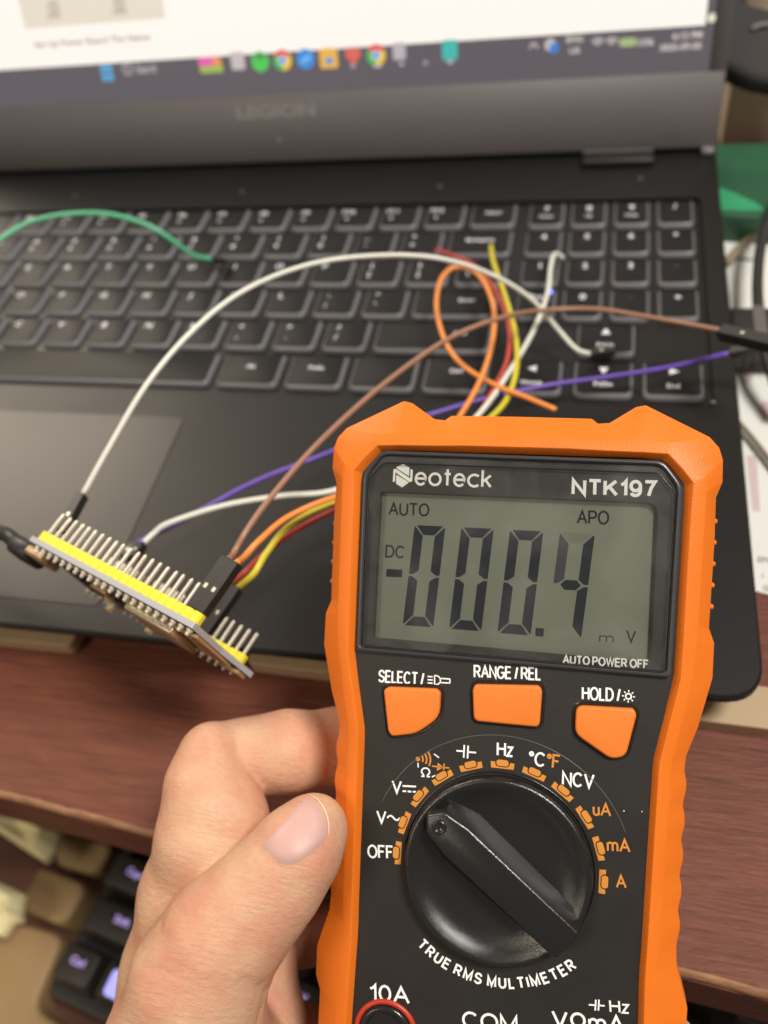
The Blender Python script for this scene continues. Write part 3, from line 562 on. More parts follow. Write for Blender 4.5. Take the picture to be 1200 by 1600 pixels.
# blue glint by the number pad, added as a small glowing dome
q = WP(859, 457, DESK+3); bl = link('blue_glint', me_from(*loft([[(1.0*math.cos(t)*s, 1.0*math.sin(t)*s, z) for t in np.linspace(0, 2*PI, 12, False)] for s, z in ((1, 0), (.9, .7), (.45, 1.1))])), mat('blue_glow', (.2, .2, .9), .4, emit=(.16, .2, 1.0), estr=2.2))
bl.location = [c*.001 for c in q]; tag(bl, 'tiny blue glint, added as a glowing dome between the white wire and the number pad keys', 'light')


# ================================================================== circuit board
BR = np.array([[0.81521406, 0.27687617, 0.50869011], [0.3157169, 0.52389423, -0.79111167], [-0.48553978, 0.80552742, 0.33967145]])
BT = np.array([-85.92838496, 7.08063897, 212.50324868])
def bworld(p): return c2w(BR @ np.array(p, float)+BT)
BO = bworld((0, 0, 0)); BX = bworld((1, 0, 0))-BO; BY = bworld((0, 1, 0))-BO; BZ = bworld((0, 0, 1))-BO
PCB = empty('circuit_board'); mw = Matrix.Identity(4)
for i in range(3): mw[i][0] = BX[i]*.001; mw[i][1] = BY[i]*.001; mw[i][2] = BZ[i]*.001; mw[i][3] = BO[i]*.001
PCB.matrix_world = mw
tag(PCB, 'small circuit board with two yellow pin headers tilted above the laptop palm rest', 'circuit board')
BL = 22*2.54
def brd(name, geo, m, bv=0.):
    o = link(name, me_from(*geo), m, PCB)
    if bv: bevel(o, bv, 2)
    return o
pb = link('board', prism(rpoly([(-1.5, -1.6), (BL+.1, -1.6), (BL+.5, 12), (BL+3.4, 24.4), (-1.5, 24.4)], .6), -1.4, 0), 'pcb', PCB); pb.data.materials.append(M['pcbb'])
for p in pb.data.polygons:
    if abs(p.normal.z) > .9: p.material_index = 1
blk = me_from(*loft([[(p[0], p[1], z) for p in [(-1.22, -.6), (-.75, -1.25), (.75, -1.25), (1.22, -.6), (1.22, .6), (.75, 1.25), (-.75, 1.25), (-1.22, .6)]] for z in (.05, 2.5)])); blk.materials.append(M['yellow'])
pinm = me_from(*joinmesh([loft([[(s*a, s*b, z) for a, b in ((-.32, -.32), (.32, -.32), (.32, .32), (-.32, .32))] for s, z in ((.5, 8.6), (1, 8.1), (1, 0.02))]), loft([[(s*a, s*b, z) for a, b in ((-.32, -.32), (.32, -.32), (.32, .32), (-.32, .32))] for s, z in ((1, -1.62), (1, -2.8), (.5, -3.1))]),
     loft([[(r*math.cos(t), r*math.sin(t), z) for t in np.linspace(0, 2*PI, 8, False)] for r, z in ((.95, -1.61), (.75, -1.95), (.4, -2.4))])])); pinm.materials.append(M['pin'])
for row in (0., 22.86):
    hd = bpy.data.objects.new('pin_header', None); COL.objects.link(hd); hd.parent = PCB; hd.location = (0, row, 0)
    for i in range(22):
        b = bpy.data.objects.new('header_block', blk); COL.objects.link(b); b.parent = hd; b.location = (2.54*(i+.5), 0, 0)
        p = bpy.data.objects.new('pin', pinm); COL.objects.link(p); p.parent = hd; p.location = (2.54*(i+.5), 0, 0); p.rotation_euler = (random.uniform(-.02, .02), random.uniform(-.02, .02), 0)
for y in (.2,): 
    brd('usb_socket', loft([[(x, y+a*3.4+3.4, -1.65-1.3+b*1.3) for a, b in ((-1, -.5), (-.8, -1), (.8, -1), (1, -.5), (1, .5), (.8, 1), (-.8, 1), (-1, .5))] for x in (-2.2, 4.2)]), 'gold')
brd('metal_shield', bx(33.5, 2.0, -4.2, 49, 14, -2.45), 'shield', .35)
brd('module_board', bx(33, 1.4, -2.4, 56.5, 18, -1.65), 'brown')
brd('antenna_trace', joinmesh([bx(52+1.2*k, 4 if k % 2 else 5, -2.5, 52.4+1.2*k, 17+k % 2, -2.41) for k in range(5)]), 'gold')
for x, y, w_, d_, h_, m in ((10.5, 9, 5, 5, 1.3, 'chip'), (19, 4, 5.5, 4, 1.6, 'gold'), (17.5, 12.5, 6, 6, 1.0, 'chip'), (26, 9, 4.5, 7, 1.2, 'chip')):
    brd('chip', bx(x, y, -1.65-h_, x+w_, y+d_, -1.65), m, .15)
for x, y in ((12, 19), (27, 19)):
    brd('push_button', bx(x, y-.6, -3.4, x+4, y+2.8, -1.65), 'pin', .2); brd('button_cap', loft([[(x+2+1.2*math.cos(t), y+1.1+1.2*math.sin(t), z) for t in np.linspace(0, 2*PI, 14, False)] for z in (-3.4, -4.4)]), 'cream')
random.seed(3)
for k in range(46):
    x = random.uniform(8, 32); y = random.choice([2.4, 3.8, 7.6, 11.2, 18.2])+random.uniform(-.3, .3); s_ = random.choice([(1.0, .5), (1.6, .8), (.5, 1.0)])
    brd('surface_part', bx(x, y, -2.15, x+s_[0], y+s_[1], -1.65), random.choice(['pin', 'gold', 'cream', 'chip', 'shield']))
for k in range(14): brd('solder_joint', bx(34.2+1.27*k, 1.9, -2.6, 34.8+1.27*k, 2.7, -1.68), 'pin')
for k in range(7): brd('surface_part', bx(52+random.uniform(-1, 5), random.uniform(19.5, 23), -2.5, 53.2+random.uniform(-1, 5), 23.6, -1.65), random.choice(['pin', 'cream', 'brown']))
# usb cable leaving to the left
uc = empty('usb_cable', tuple(bworld((-2, 6, -3.2)))); tag(uc, 'dark usb cable plugged into the left end of the circuit board', 'cable')
uo = bworld((-2, 6, -3.2))
def rel(ps, o): return [np.array(p)-o for p in ps]
V, Fs = loft([[bworld((x, 5+a*4.4, -3.2+b*2.5))-uo for a, b in ((-1, -.5), (-.7, -1), (.7, -1), (1, -.5), (1, .5), (.7, 1), (-.7, 1), (-1, .5))] for x in (-10, -2.4)])
bevel(link('plug', me_from(V, Fs), 'blackplastic', uc), .8, 2)
link('cable', me_from(*tube(rel([bworld((-9.5, 5, -3.2)), bworld((-16, 5, -2)), W(-10, 828, 236), W(-60, 800, 240), W(-140, 780, 250)], uo), 2.0, 10), smooth=True), 'blackplastic', uc)
# ================================================================== jumper wires
def H(px, py, h): return WP(px, py, DESK+h)
def housing(a, b, parent, o, wd=2.5, windows=True):
    a = np.array(a); b = np.array(b); t = (b-a); L_ = np.linalg.norm(t); t /= L_; u = np.cross(t, BY/np.linalg.norm(BY)); u /= np.linalg.norm(u); v = np.cross(t, u); h = wd/2
    V, Fs = loft([[p-o+u*h*x*s+v*h*y*s for x, y in ((-1, -1), (1, -1), (1, 1), (-1, 1))] for p, s in ((a, .92), (a+t*.3, 1), (b-t*.3, 1), (b, .9))])
    c = link('connector', me_from(V, Fs), 'blackplastic', parent)
    if windows:
        for sg in ((1,) if v@(c2w((0, 0, 0))-a) > 0 else (-1,)):
            m_ = a+t*L_*.42; V, Fs = loft([[m_-o+v*(h+e)*sg+u*.42*x+t*.55*y for x, y in ((-1, -1), (1, -1), (1, 1), (-1, 1))] for e in (.02, .08)]); link('latch_window', me_from(V, Fs), 'pin', c)
    return c
def jumper(color, pts, label, ca=None, cb=None, r=.76, wb=2.5):
    o = np.array(pts[0]); e = empty('jumper_wire', tuple(o)); tag(e, label, 'wire', 'jumper wires between the board and the laptop')
    link('insulation', me_from(*tube(rel(pts, o), r, 12, sub=8), smooth=True), 'wire_'+color, e)
    if ca: housing(ca[0], ca[1], e, o)
    if cb: housing(cb[0], cb[1], e, o, wb)
    return e
def pinpt(i, row, z): return bworld((2.54*(i+.5), row, z))
def conn(i, row, lean=(0, 0, 0)):              # connector pushed onto pin i of a header row
    a = pinpt(i, row, 2.6); b = pinpt(i, row, 16.6)+np.array(lean, float); return a, b
# first long white wire
a, b = conn(1, 22.86); b = W(129, 774, 224); a = W(97, 832, 218)
jumper('white', [b, W(170, 700, 226), W(230, 600, 230), W(300, 518, 236), W(380, 455, 243), W(478, 415, 251), W(580, 400, 258), W(680, 403, 264), W(765, 428, 270), W(830, 467, 276), H(872, 515, 10), H(900, 545, 6), H(922, 553, 4)], 'long white wire arching high from the left end of the board over the keyboard', ca=(a, b), cb=(H(922, 553, 4), H(960, 548, 2.4)))
# second white wire
a = W(208, 872, 231); b = W(222, 851, 236)
jumper('white', [b, W(240, 834, 238), W(265, 817, 239), (W(350, 790, 242)), W(440, 775, 243), W(520, 767, 243), W(620, 730, 244), H(700, 690, 16), H(752, 643, 14), H(790, 590, 10), H(832, 520, 9), H(855, 460, 10), H(861, 415, 9), H(867, 397, 7), H(880, 403, 4)], 'white wire passing behind the multimeter and ending upright among the number pad keys', ca=(a, b), r=.80)
a = W(196, 872, 236); b = W(210, 851, 240)
jumper('purple', [b, W(235, 838, 242), W(300, 805, 246), W(400, 752, 250), W(512, 708, 254), W(600, 670, 258), H(685, 644, 12), H(760, 622, 10), H(850, 603, 8), H(950, 589, 8), H(1050, 573, 10), H(1142, 551, 14)], 'purple wire running low behind the multimeter to a black connector at the right edge', ca=(a, b), cb=(H(1142, 551, 14), H(1220, 533, 20)))
# connector pair on the near header: brown and orange
a1, b1 = pinpt(20, 0, 2.6), pinpt(20, 0, 16.4); a2, b2 = pinpt(21, 0, 2.6), pinpt(21, 0, 16.2)
jumper('brown', [b1, W(363, 868, 205), W(385, 830, 208), W(425, 775, 214), W(500, 690, 224), W(600, 600, 238), W(700, 530, 250), W(785, 496, 258), H(850, 485, 18), H(930, 483, 16), H(1010, 495, 18), H(1126, 516, 24)], 'brown wire rising from the board and crossing the keyboard to the right edge', ca=(a1, b1), cb=(H(1126, 519, 24), H(1215, 540, 30)), wb=3.6)
jumper('orange', [b2, W(382, 870, 204), W(405, 845, 208), W(450, 808, 214), W(520, 778, 220), W(600, 760, 228), W(680, 700, 238), H(722, 645, 16), H(752, 590, 14), H(770, 530, 12), H(770, 475, 12), H(748, 430, 12), H(715, 417, 12), H(690, 435, 12), H(682, 480, 12), H(695, 532, 12), H(722, 570, 12), H(770, 600, 12), H(820, 620, 13), H(868, 640, 14)], 'orange wire curled into a tall loop over the keyboard, loose end above the multimeter', ca=(a2, b2), r=.80)
a3, b3 = pinpt(15, 22.86, 2.6), pinpt(15, 22.86, 16.6); a4, b4 = pinpt(16, 22.86, 2.6), pinpt(16, 22.86, 16.4)
jumper('red', [b3, W(384, 893, 217), W(404, 873, 221), W(432, 850, 225), W(464, 828, 229), W(522, 798, 234), W(620, 765, 236), W(720, 690, 246), H(775, 600, 10), H(793, 560, 9), H(796, 515, 9), H(782, 470, 9), H(760, 435, 9), H(732, 410, 8), H(680, 390, 3)], 'red wire beside the yellow one, ending between keys near the top of the keyboard', ca=(a3, b3))
jumper('yellow', [b4, W(397, 896, 213), W(418, 862, 216), W(452, 822, 221), W(520, 785, 227), W(620, 750, 238), W(700, 700, 246), H(775, 645, 12), H(800, 605, 10), H(808, 560, 10), H(803, 510, 10), H(785, 450, 10), H(771, 410, 9), H(767, 384, 6)], 'yellow wire bowed over the right side of the keyboard behind the orange loop', ca=(a4, b4), r=.86)
jumper('green', [H(-120, 450, 30), H(-50, 405, 34), H(0, 374, 34), H(45, 348, 34), H(105, 335, 34), H(170, 335, 32), H(230, 352, 27), H(270, 376, 20), H(302, 399, 12), H(330, 405, 7)], 'green wire arching over the upper left keys', cb=(H(330, 405, 7), H(352, 409, 2.6)), r=.95)

# ================================================================== multimeter
MS = .92
RM = np.array([[0.97253091, -0.05084367, 0.22715315], [0.04632305, 0.99860881, 0.02519153], [-0.22811796, -0.01397712, 0.97353317]])
TM = np.array([27.75642432, -9.77607368, 177.72523181])
def mcam(x, y, z): return (RM @ np.array([x, y, -z], float)+TM)*MS      # x right, y down the face, z towards the viewer
def mworld(x, y, z): return c2w(mcam(x, y, z))
MM = empty('multimeter'); o_ = mworld(0, 0, 0); ax = [mworld(1, 0, 0)-o_, mworld(0, -1, 0)-o_, mworld(0, 0, 1)-o_]
mw = Matrix.Identity(4)
for i in range(3):
    for j in range(3): mw[i][j] = ax[j][i]*.001
    mw[i][3] = o_[i]*.001
MM.matrix_world = mw; tag(MM, 'orange and black digital multimeter held in the left hand', 'multimeter')
def ml(px, py, z=0.):                          # face coordinates at height z of what the photo shows at a pixel
    o = -RM.T @ TM; d = RM.T @ np.array([(px-600)/F, (py-800)/F, 1]); s = (-z-o[2])/d[2]; r = o+s*d; return np.array([r[0], -r[1]])
# boot: stations A inner seam, B inner lip, C ridge, D outer edge, going clockwise from the top centre (x right, y down)
ST = [((0, -2.3), (0, -3.6), (0, -6.1), (0, -10.4)), ((11, -2.3), (11, -3.6), (11.5, -6.0), (14.7, -10.3)), ((13, -2.3), (13.3, -3.5), (14, -5.9), (16, -9.3)), ((17, -2.3), (17.6, -3.4), (18, -5.9), (18.3, -9.5)),
      ((22.5, -2.3), (23, -3.3), (23.5, -5.9), (23.4, -12.9)), ((24.6, -2.3), (25, -3.3), (25.5, -5.9), (25.3, -13.3)), ((28.9, -1.9), (29.8, -3.1), (30.4, -5.6), (37.9, -7.1)), ((31, .4), (32.5, -.3), (34.0, -2.2), (39.8, -5.0)),
      ((33, 2.9), (34.8, 2.5), (37.1, 1.1), (40.6, -2.6)), ((33, 5), (34.75, 5), (37.3, 4), (40.7, 1.9)), ((33, 8), (34.6, 8), (37.3, 7.5), (39.6, 5)), ((32.9, 14), (34.5, 14), (37.2, 14), (39.7, 14)), ((32.75, 30.5), (34.3, 30.5), (36.9, 30.5), (39.4, 31.2)),
      ((32.7, 33.5), (34.3, 33.5), (36.9, 33.5), (40.5, 34)), ((32.6, 41.5), (34.1, 41.3), (36.3, 41), (40.5, 41)), ((31.2, 49.5), (32.5, 49.5), (34.8, 49.5), (38.2, 51)), ((29.6, 57.6), (30.9, 57.6), (33.2, 57.6), (36.2, 57))]
yy = 60.0; k = 0
while yy < 97:
    f = (yy-57.6)/40; wob = [0, .45, .5, .1][k % 4]
    ST.append(((29.5-.6*f, yy), (30.8-.7*f, yy), (33.1-.8*f, yy), (36.0+wob, yy))); yy += [2.0, 1.7, 2.1, 1.2][k % 4]; k += 1
ST += [((28.8, 99), (30, 99), (32.1, 99), (36.2, 98.6)), ((28.8, 103), (30.0, 103), (32.2, 103), (37.5, 103)), ((28.9, 107), (30.1, 107), (32.3, 107), (38.6, 106.8)), ((29, 113), (30.2, 113), (32.5, 113), (38.5, 113)), ((29.1, 117), (30.3, 117), (32.7, 117), (37.4, 116.2)),
       ((29.3, 132), (30.5, 132), (33, 132), (37.4, 132)), ((29.3, 147), (30.5, 148), (33, 149.5), (37, 150)), ((25, 151), (26, 153), (27, 155), (31, 158)), ((0, 151), (0, 153), (0, 155), (0, 158))]
full = ST + [tuple((-p[0], p[1]) for p in s) for s in ST[-2:0:-1]]
LZ = ((0, -.35), (1, 2.0), (2, 1.0), (3, -2.0))
loops = [[(s[k][0], -s[k][1], z) for s in full] for k, z in LZ]
loops.append([(s[3][0]*1.004, -s[3][1]*1.0, -7) for s in full])
loops.append([((s[3][0])-np.sign(s[3][0])*1.2, -(s[3][1]-np.sign(s[3][1]-60)*1.2), -24) for s in full])
loops.append([((s[3][0])-np.sign(s[3][0])*4, -(s[3][1]-np.sign(s[3][1]-60)*4), -27) for s in full])
# closed shell: inner wall goes down from the seam so the front stays open
loops = [[(s[0][0], -s[0][1], -4) for s in full]]+loops
bo = link('rubber_boot', me_from(*loft(loops, cap0=False)), 'orange', MM); bevel(bo, .38, 3, 9)
for sx in (-1, 1):
    for px_, py_ in ((1119, 814), (1118, 848), (1116, 882), (1114, 916), (1112, 950)):
        y = -ml(px_, py_)[1]; g = link('grip_rib', me_from(*bx(-.9, -.55, -14, .75, .55, 0)), 'orange', MM); g.location = (sx*39.55, -y, -3); g.scale = (sx, 1, 1); bevel(g, .45, 3)
# black front plate
fp = [(s[0][0]*1.012, -s[0][1]-(.35 if s[0][1] < 0 else 0)) for s in full]
# window rim with chamfered corners
def win(o): return [(-29+o*.4, 2.2-o), (29-o*.4, 1.9-o), (32.9-o, -3-o*.4), (32.4-o, -41.25+o), (-32.4+o, -41.25+o), (-32.9+o, -3-o*.4)]
def ringloft(loops2): return loft([[(*p, z) for p in l] for l, z in loops2], False, False)
rd = lambda o: rpoly(win(o), [1.5, 1.5, 1.5, .8, .8, 1.5], 3)
bevel(link('window_rim', me_from(*ringloft([(rd(0), 0), (rd(.12), 1.2), (rd(.7), 1.45), (rd(1.05), .9), (rd(1.2), .2)])), 'frame', MM), .12, 2)
# printed border around the display opening
def outer_in(o, i, z0):
    bm = bmesh.new()
    def ring(p): vs = [bm.verts.new((*q, z0)) for q in p]; return [bm.edges.new((vs[k], vs[(k+1) % len(vs)])) for k in range(len(vs))]
    e = ring(o)+ring(i); bmesh.ops.triangle_fill(bm, edges=e, use_beauty=True)
    for f_ in bm.faces:
        if f_.normal.z < 0: f_.normal_flip()
    me = bpy.data.meshes.new('plate'); bm.to_mesh(me); bm.free(); return me
lc = rpoly([(-28.9, -6.7), (28.5, -6.7), (28.5, -38.8), (-28.9, -38.4)], [.8, 2.2, 1.2, .8], 4)
link('front_panel', outer_in([np.array(p) for p in fp], lc, 0.), 'face', MM)
link('window_border', outer_in(rd(1.15), lc, .35), 'print_plate', MM)
lo = rpoly([(-28.4, -6.8), (27.0, -6.8), (27.0, -38.4), (-28.4, -38.0)], [.8, 2.2, 1.2, .8], 4)
link('display_well', me_from(*ringloft([(lc, .35), ([p*np.array([.996, .996]) for p in [np.array(q) for q in lc]], -.5), ([np.array(q)*np.array([.985, 1])+np.array([-.3, -.2]) for q in lc], -1.25)])), 'dial', MM)
link('display', me_from(*bx(-29.6, -39.6, -1.7, 29.6, -5.6, -1.3)), 'lcd', MM)
def segs(x, y, wd, ht, th, on, sl):            # one seven-segment digit; x,y = top left (y up)
    g = .22; h2 = ht/2; P = {}
    P['a'] = [(.5, 0), (wd-.5, 0), (wd-th-.1, -th), (th+.1, -th)]; P['d'] = [(th+.1, -ht+th), (wd-th-.1, -ht+th), (wd-.5, -ht), (.5, -ht)]
    P['f'] = [(0, -.45), (.2, -.3), (th, -th-.25), (th, -h2+th*.55), (th*.4, -h2+g), (0, -h2+g)]; P['b'] = [(wd, -.45), (wd-.2, -.3), (wd-th, -th-.25), (wd-th, -h2+th*.55), (wd-th*.4, -h2+g), (wd, -h2+g)]
    P['e'] = [(0, -ht+.45), (.2, -ht+.3), (th, -ht+th+.25), (th, -h2-th*.55), (th*.4, -h2-g), (0, -h2-g)]; P['c'] = [(wd, -ht+.45), (wd-.2, -ht+.3), (wd-th, -ht+th+.25), (wd-th, -h2-th*.55), (wd-th*.4, -h2-g), (wd, -h2-g)]
    P['g'] = [(th*.7, -h2), (th*1.15, -h2+th*.5), (wd-th*1.15, -h2+th*.5), (wd-th*.7, -h2), (wd-th*1.15, -h2-th*.5), (th*1.15, -h2-th*.5)]
    return {k: [(x+px_+sl*(py_), y+py_) for px_, py_ in v] for k, v in P.items() if k in on}
ZD = -1.27
for tl, tr, bl_, br, on in (((648, 820), (698, 823), (631, 977), (677, 980), 'abcdef'), ((721, 823), (773, 827), (703, 983), (752, 986), 'abcdef'), ((797, 827), (851, 831), (779, 989), (829, 993), 'abcdef'), ((875, 832), (931, 834), (855, 994), (908, 997), 'bcg')):
    A = ml(*tl, ZD); B_ = ml(*tr, ZD); C_ = ml(*bl_, ZD); D_ = ml(*br, ZD); wd = ((B_-A)[0]+(D_-C_)[0])/2; ht = (A[1]-C_[1]+B_[1]-D_[1])/2; sl = ((A-C_)[0]+(B_-D_)[0])/2/ht
    S_ = segs(A[0], (A[1]+B_[1])/2, wd, ht, 2.05, on, sl)
    link('digit', raw(*flat(list(S_.values()), ZD)), 'seg', MM)
    if on == 'bcg':
        S_ = segs(A[0], (A[1]+B_[1])/2, wd, ht, 2.05, 'f', sl); link('digit_segment', raw(*flat(list(S_.values()), ZD)), 'seg_faint', MM); S_ = segs(A[0], (A[1]+B_[1])/2, wd, ht, 2.05, 'a', sl); link('digit_segment', raw(*flat(list(S_.values()), ZD)), 'seg_ghost', MM)
def P(x, y, z): q = ml(x, y, z); return (q[0], q[1])
link('minus_sign', raw(*flat([[P(604, 889, ZD), P(629, 890, ZD), P(628, 902, ZD), P(603, 901, ZD)]], ZD)), 'seg', MM)
link('decimal_point', raw(*flat([[P(837, 981, ZD), P(850, 982, ZD), P(849, 995, ZD), P(836, 994, ZD)]], ZD)), 'seg', MM)
def lab(s, pl_, pr_, h, m='white', z=.025, bold=.022, rot=None, slant=0., name='printed_text', hpx=None, pen_w=None):
    """text whose left and right ends are at two photo pixels"""
    a = ml(*pl_, z); b = ml(*pr_, z); c = (a+b)/2; L_ = np.linalg.norm(b-a); r_ = math.atan2(b[1]-a[1], b[0]-a[0]) if rot is None else rot
    return link(name, raw(*stroke_text(s, c[0], c[1], L_, h, z, pen_w or .142, r_)), m, MM)
lab('AUTO', (607, 795), (671, 797), 2.9, 'seg', ZD, .015); lab('APO', (901, 808), (952, 809), 2.9, 'seg', ZD, .015); lab('DC', (602, 861), (633, 863), 2.8, 'seg', ZD, .02)
lab('m', (936, 996), (959, 997), 2.0, 'seg', ZD, .02); lab('V', (978, 994), (994, 995), 2.7, 'seg', ZD, .02)
ZB = .42
def zc(x, y): return P(600+x/6, 700+y/6, ZB)
link('logo', raw(*flat([[zc(*p) for p in ((120, 176), (180, 150), (238, 182), (236, 266), (118, 190))], [zc(*p) for p in ((116, 250), (234, 322), (170, 370), (112, 335))],
     [zc(*p) for p in ((88, 203), (108, 193), (104, 312), (82, 318))], [zc(*p) for p in ((108, 193), (128, 206), (246, 286), (240, 320), (106, 228))], [zc(*p) for p in ((248, 197), (270, 205), (265, 312), (240, 320), (246, 286))]], ZB)), 'white', MM)
lab('eoteck', (648, 744), (769, 748), 4.0, 'white', ZB, pen_w=.13); lab('NTK197', (893, 761), (1026, 764), 3.5, 'white', ZB, pen_w=.19); lab('AUTO POWER OFF', (879, 1030), (1014, 1038), 1.85, 'white', .47, pen_w=.18)
# clear window over it all
gl = prism(rd(1.25), .75, 1.15, .15, 1); link('clear_window', gl, 'glass', MM)
# glued edges of the clear window: thin bright bead
bd = rpoly([(-28.4, -.55), (28.2, -.75), (31.3, -4.4), (31.0, -40.3), (-31.0, -40.3), (-31.3, -4.2)], .9, 3)
bead = [(p[0], p[1], 1.2) for p in bd]
def closedtube(pts, r, n=6):
    P_ = [np.array(p) for p in pts]; N2 = len(P_); V = []; Fs = []
    for i, p in enumerate(P_):
        t = P_[(i+1) % N2]-P_[i-1]; t /= np.linalg.norm(t); u = np.array([0, 0, 1.]); v = np.cross(t, u)
        V += [tuple(p+r*(math.cos(2*PI*k/n)*u+math.sin(2*PI*k/n)*v)) for k in range(n)]
    for i in range(N2):
        for k in range(n): Fs.append((i*n+k, i*n+(k+1) % n, ((i+1) % N2)*n+(k+1) % n, ((i+1) % N2)*n+k))
    return V, Fs
link('window_bead', me_from(*closedtube(bead, .16), smooth=True), 'gloss', MM)
# push buttons
BT_ = [[(599, 1079), (606, 1074), (682, 1077), (688, 1083), (686, 1122), (650, 1147), (612, 1151), (606, 1143)], [(742, 1070), (842, 1072), (847, 1080), (843, 1137), (740, 1127), (738, 1078)], [(900, 1103), (990, 1108), (995, 1117), (978, 1182), (955, 1187), (898, 1147)]]
for i, b in enumerate(BT_):
    pts = [ml(*p, 1.4) for p in b]; rr = [[.5, .5, .8, .8, 2, 1.8, .8, .8], [.6, 1, 1, 1.2, 1.2, .6], [1.6, 1.6, 1, 1.8, 2, 1.6]][i]; q = rpoly(pts, rr, 4)
    link('button', autosmooth(prism(q, .05, 1.5, .55, 4), 60), 'button', MM)
    link('button_collar', me_from(*ringloft([(offset(q, -.75), .01), (offset(q, -.6), .16), (offset(q, -.18), .1), (offset(q, -.1), .02)] if sum(q[k][0]*q[(k+1) % len(q)][1]-q[(k+1) % len(q)][0]*q[k][1] for k in range(len(q))) else [])), 'gloss', MM)
ZP = .03
lab('SELECT /', (591, 1056), (663, 1061), 2.75, 'white', ZP, .02); lab('RANGE / REL', (740, 1049), (846, 1053), 2.75, 'white', ZP, .02); lab('HOLD /', (909, 1083), (970, 1086), 2.75, 'white', ZP, .02)
def pp(x, y): return np.array(P(x, y, ZP))
def lines(segl, wd, m='white', name='printed_symbol', extra=()):
    return link(name, raw(*flat([stroke(pp(*a), pp(*b), wd) for a, b in segl]+list(extra), ZP)), m, MM)
lines([((668, 1057), (676, 1057.5)), ((668, 1062), (676, 1062.5)), ((668, 1067), (676, 1067.5)), ((679, 1055), (679, 1070)), ((679, 1055.5), (684, 1056)), ((684, 1056), (688, 1060)), ((679, 1069.5), (684, 1069.5)), ((684, 1069.5), (688, 1066)), ((688, 1060), (703, 1061)), ((688, 1066.5), (703, 1067.3)), ((703, 1060.5), (703, 1067.5)), ((688, 1060), (688, 1066.5))], .27)
c = pp(982, 1088); lines([], .2, extra=arcpoly(*c, .55, 0, 2*PI, .3, 12)+[stroke(c+np.array([math.cos(t), math.sin(t)])*.85, c+np.array([math.cos(t), math.sin(t)])*1.25, .24) for t in np.linspace(0, 2*PI, 8, False)])
# raised arc line round the dial
DC_ = (0, -83.5)
ar = [(DC_[0]+27.2*math.cos(t), DC_[1]+27.2*math.sin(t), .0) for t in np.linspace(math.radians(22), math.radians(158), 60)]
link('raised_arc', me_from(*tube(ar, .10, 6, sub=1), smooth=True), 'arc', MM)
# range marks
for k in range(11):
    a = (k-5)*.3133; ro = []
    bar = [(-2.35, -.55), (2.35, -.55), (2.45, .75), (1.55, .75), (1.45, .15), (-1.45, .15), (-1.55, .75), (-2.45, .75)]
    ob = rpoly(rect(-1.25, -.05, 1.25, 1.25), .6, 4); rng_ = rpoly(rect(-1.45, -.25, 1.45, 1.45), .8, 4)
    tr_ = lambda ps, z: [(DC_[0]+(20.95+y)*math.sin(a)+x*math.cos(a), DC_[1]+(20.95+y)*math.cos(a)-x*math.sin(a)) for x, y in ps]
    e = link('range_mark', raw(*flat([tr_(bar, 0)], .025)), 'amber', MM)
    link('mark_outline', raw(*flat([tr_(rng_, 0)], .035)), 'face', e); link('mark_centre', raw(*flat([tr_(ob, 0)], .045)), 'amber', e)
lab('OFF', (574, 1330), (615, 1332), 2.9, 'white', ZP, .02, hpx=1)
lab('V', (588, 1276), (604, 1277), 2.8, 'white', ZP, .012); tl_ = [pp(605+x, 1278+3.6*math.sin(-x/20*2*PI)) for x in np.linspace(0, 20, 12)]; link('printed_symbol', raw(*flat([stroke(tl_[i], tl_[i+1], .36) for i in range(11)], ZP)), 'white', MM)
lab('V', (612, 1229), (628, 1230), 2.8, 'white', ZP, .012); lines([((629, 1228), (650, 1229)), ((629, 1236), (634.5, 1236.4)), ((637, 1236.5), (642.5, 1237)), ((645, 1237), (650, 1237.4))], .36)
lab('Ω', (657, 1206), (673, 1207), 2.1, 'white', ZP, .012)
lines([((653, 1192), (653.5, 1199)), ((678, 1178), (686, 1184)), ((675, 1214), (682, 1210.5))], .26)
c = pp(653, 1186); link('printed_symbol', raw(*flat(sum([arcpoly(*c, r_, -.45, .75, .36, 6) for r_ in (1.1, 1.9, 2.7)], [])+[[c+.5*np.array([math.cos(t), math.sin(t)]) for t in np.linspace(0, 2*PI, 8, False)]], ZP)), 'amber', MM)
lines([((675, 1197), (702, 1200)), ((694, 1193), (693, 1205))], .3, 'amber', extra=[[pp(684, 1191.5), pp(682.5, 1204.5), pp(693, 1199)]])
lines([((713, 1173), (725, 1174)), ((725.5, 1164), (724.5, 1184)), ((731.5, 1165), (730.5, 1185)), ((731, 1175), (744, 1176))], .34)
lab('Hz', (776, 1170), (802, 1172), 3.0, 'white', ZP, .015)
lab('°C', (826, 1184), (853, 1188), 3.0, 'white', ZP, .015); lab('°F', (854, 1188), (876, 1191), 3.0, 'amber', ZP, .015); lab('NCV', (878, 1216), (929, 1221), 3.0, 'white', ZP, .015)
lab('uA', (926, 1264), (955, 1266), 2.7, 'amber', ZP, .015); lab('mA', (948, 1320), (985, 1322), 2.7, 'amber', ZP, .015); lab('A', (962, 1377), (979, 1378), 2.7, 'amber', ZP, .012)
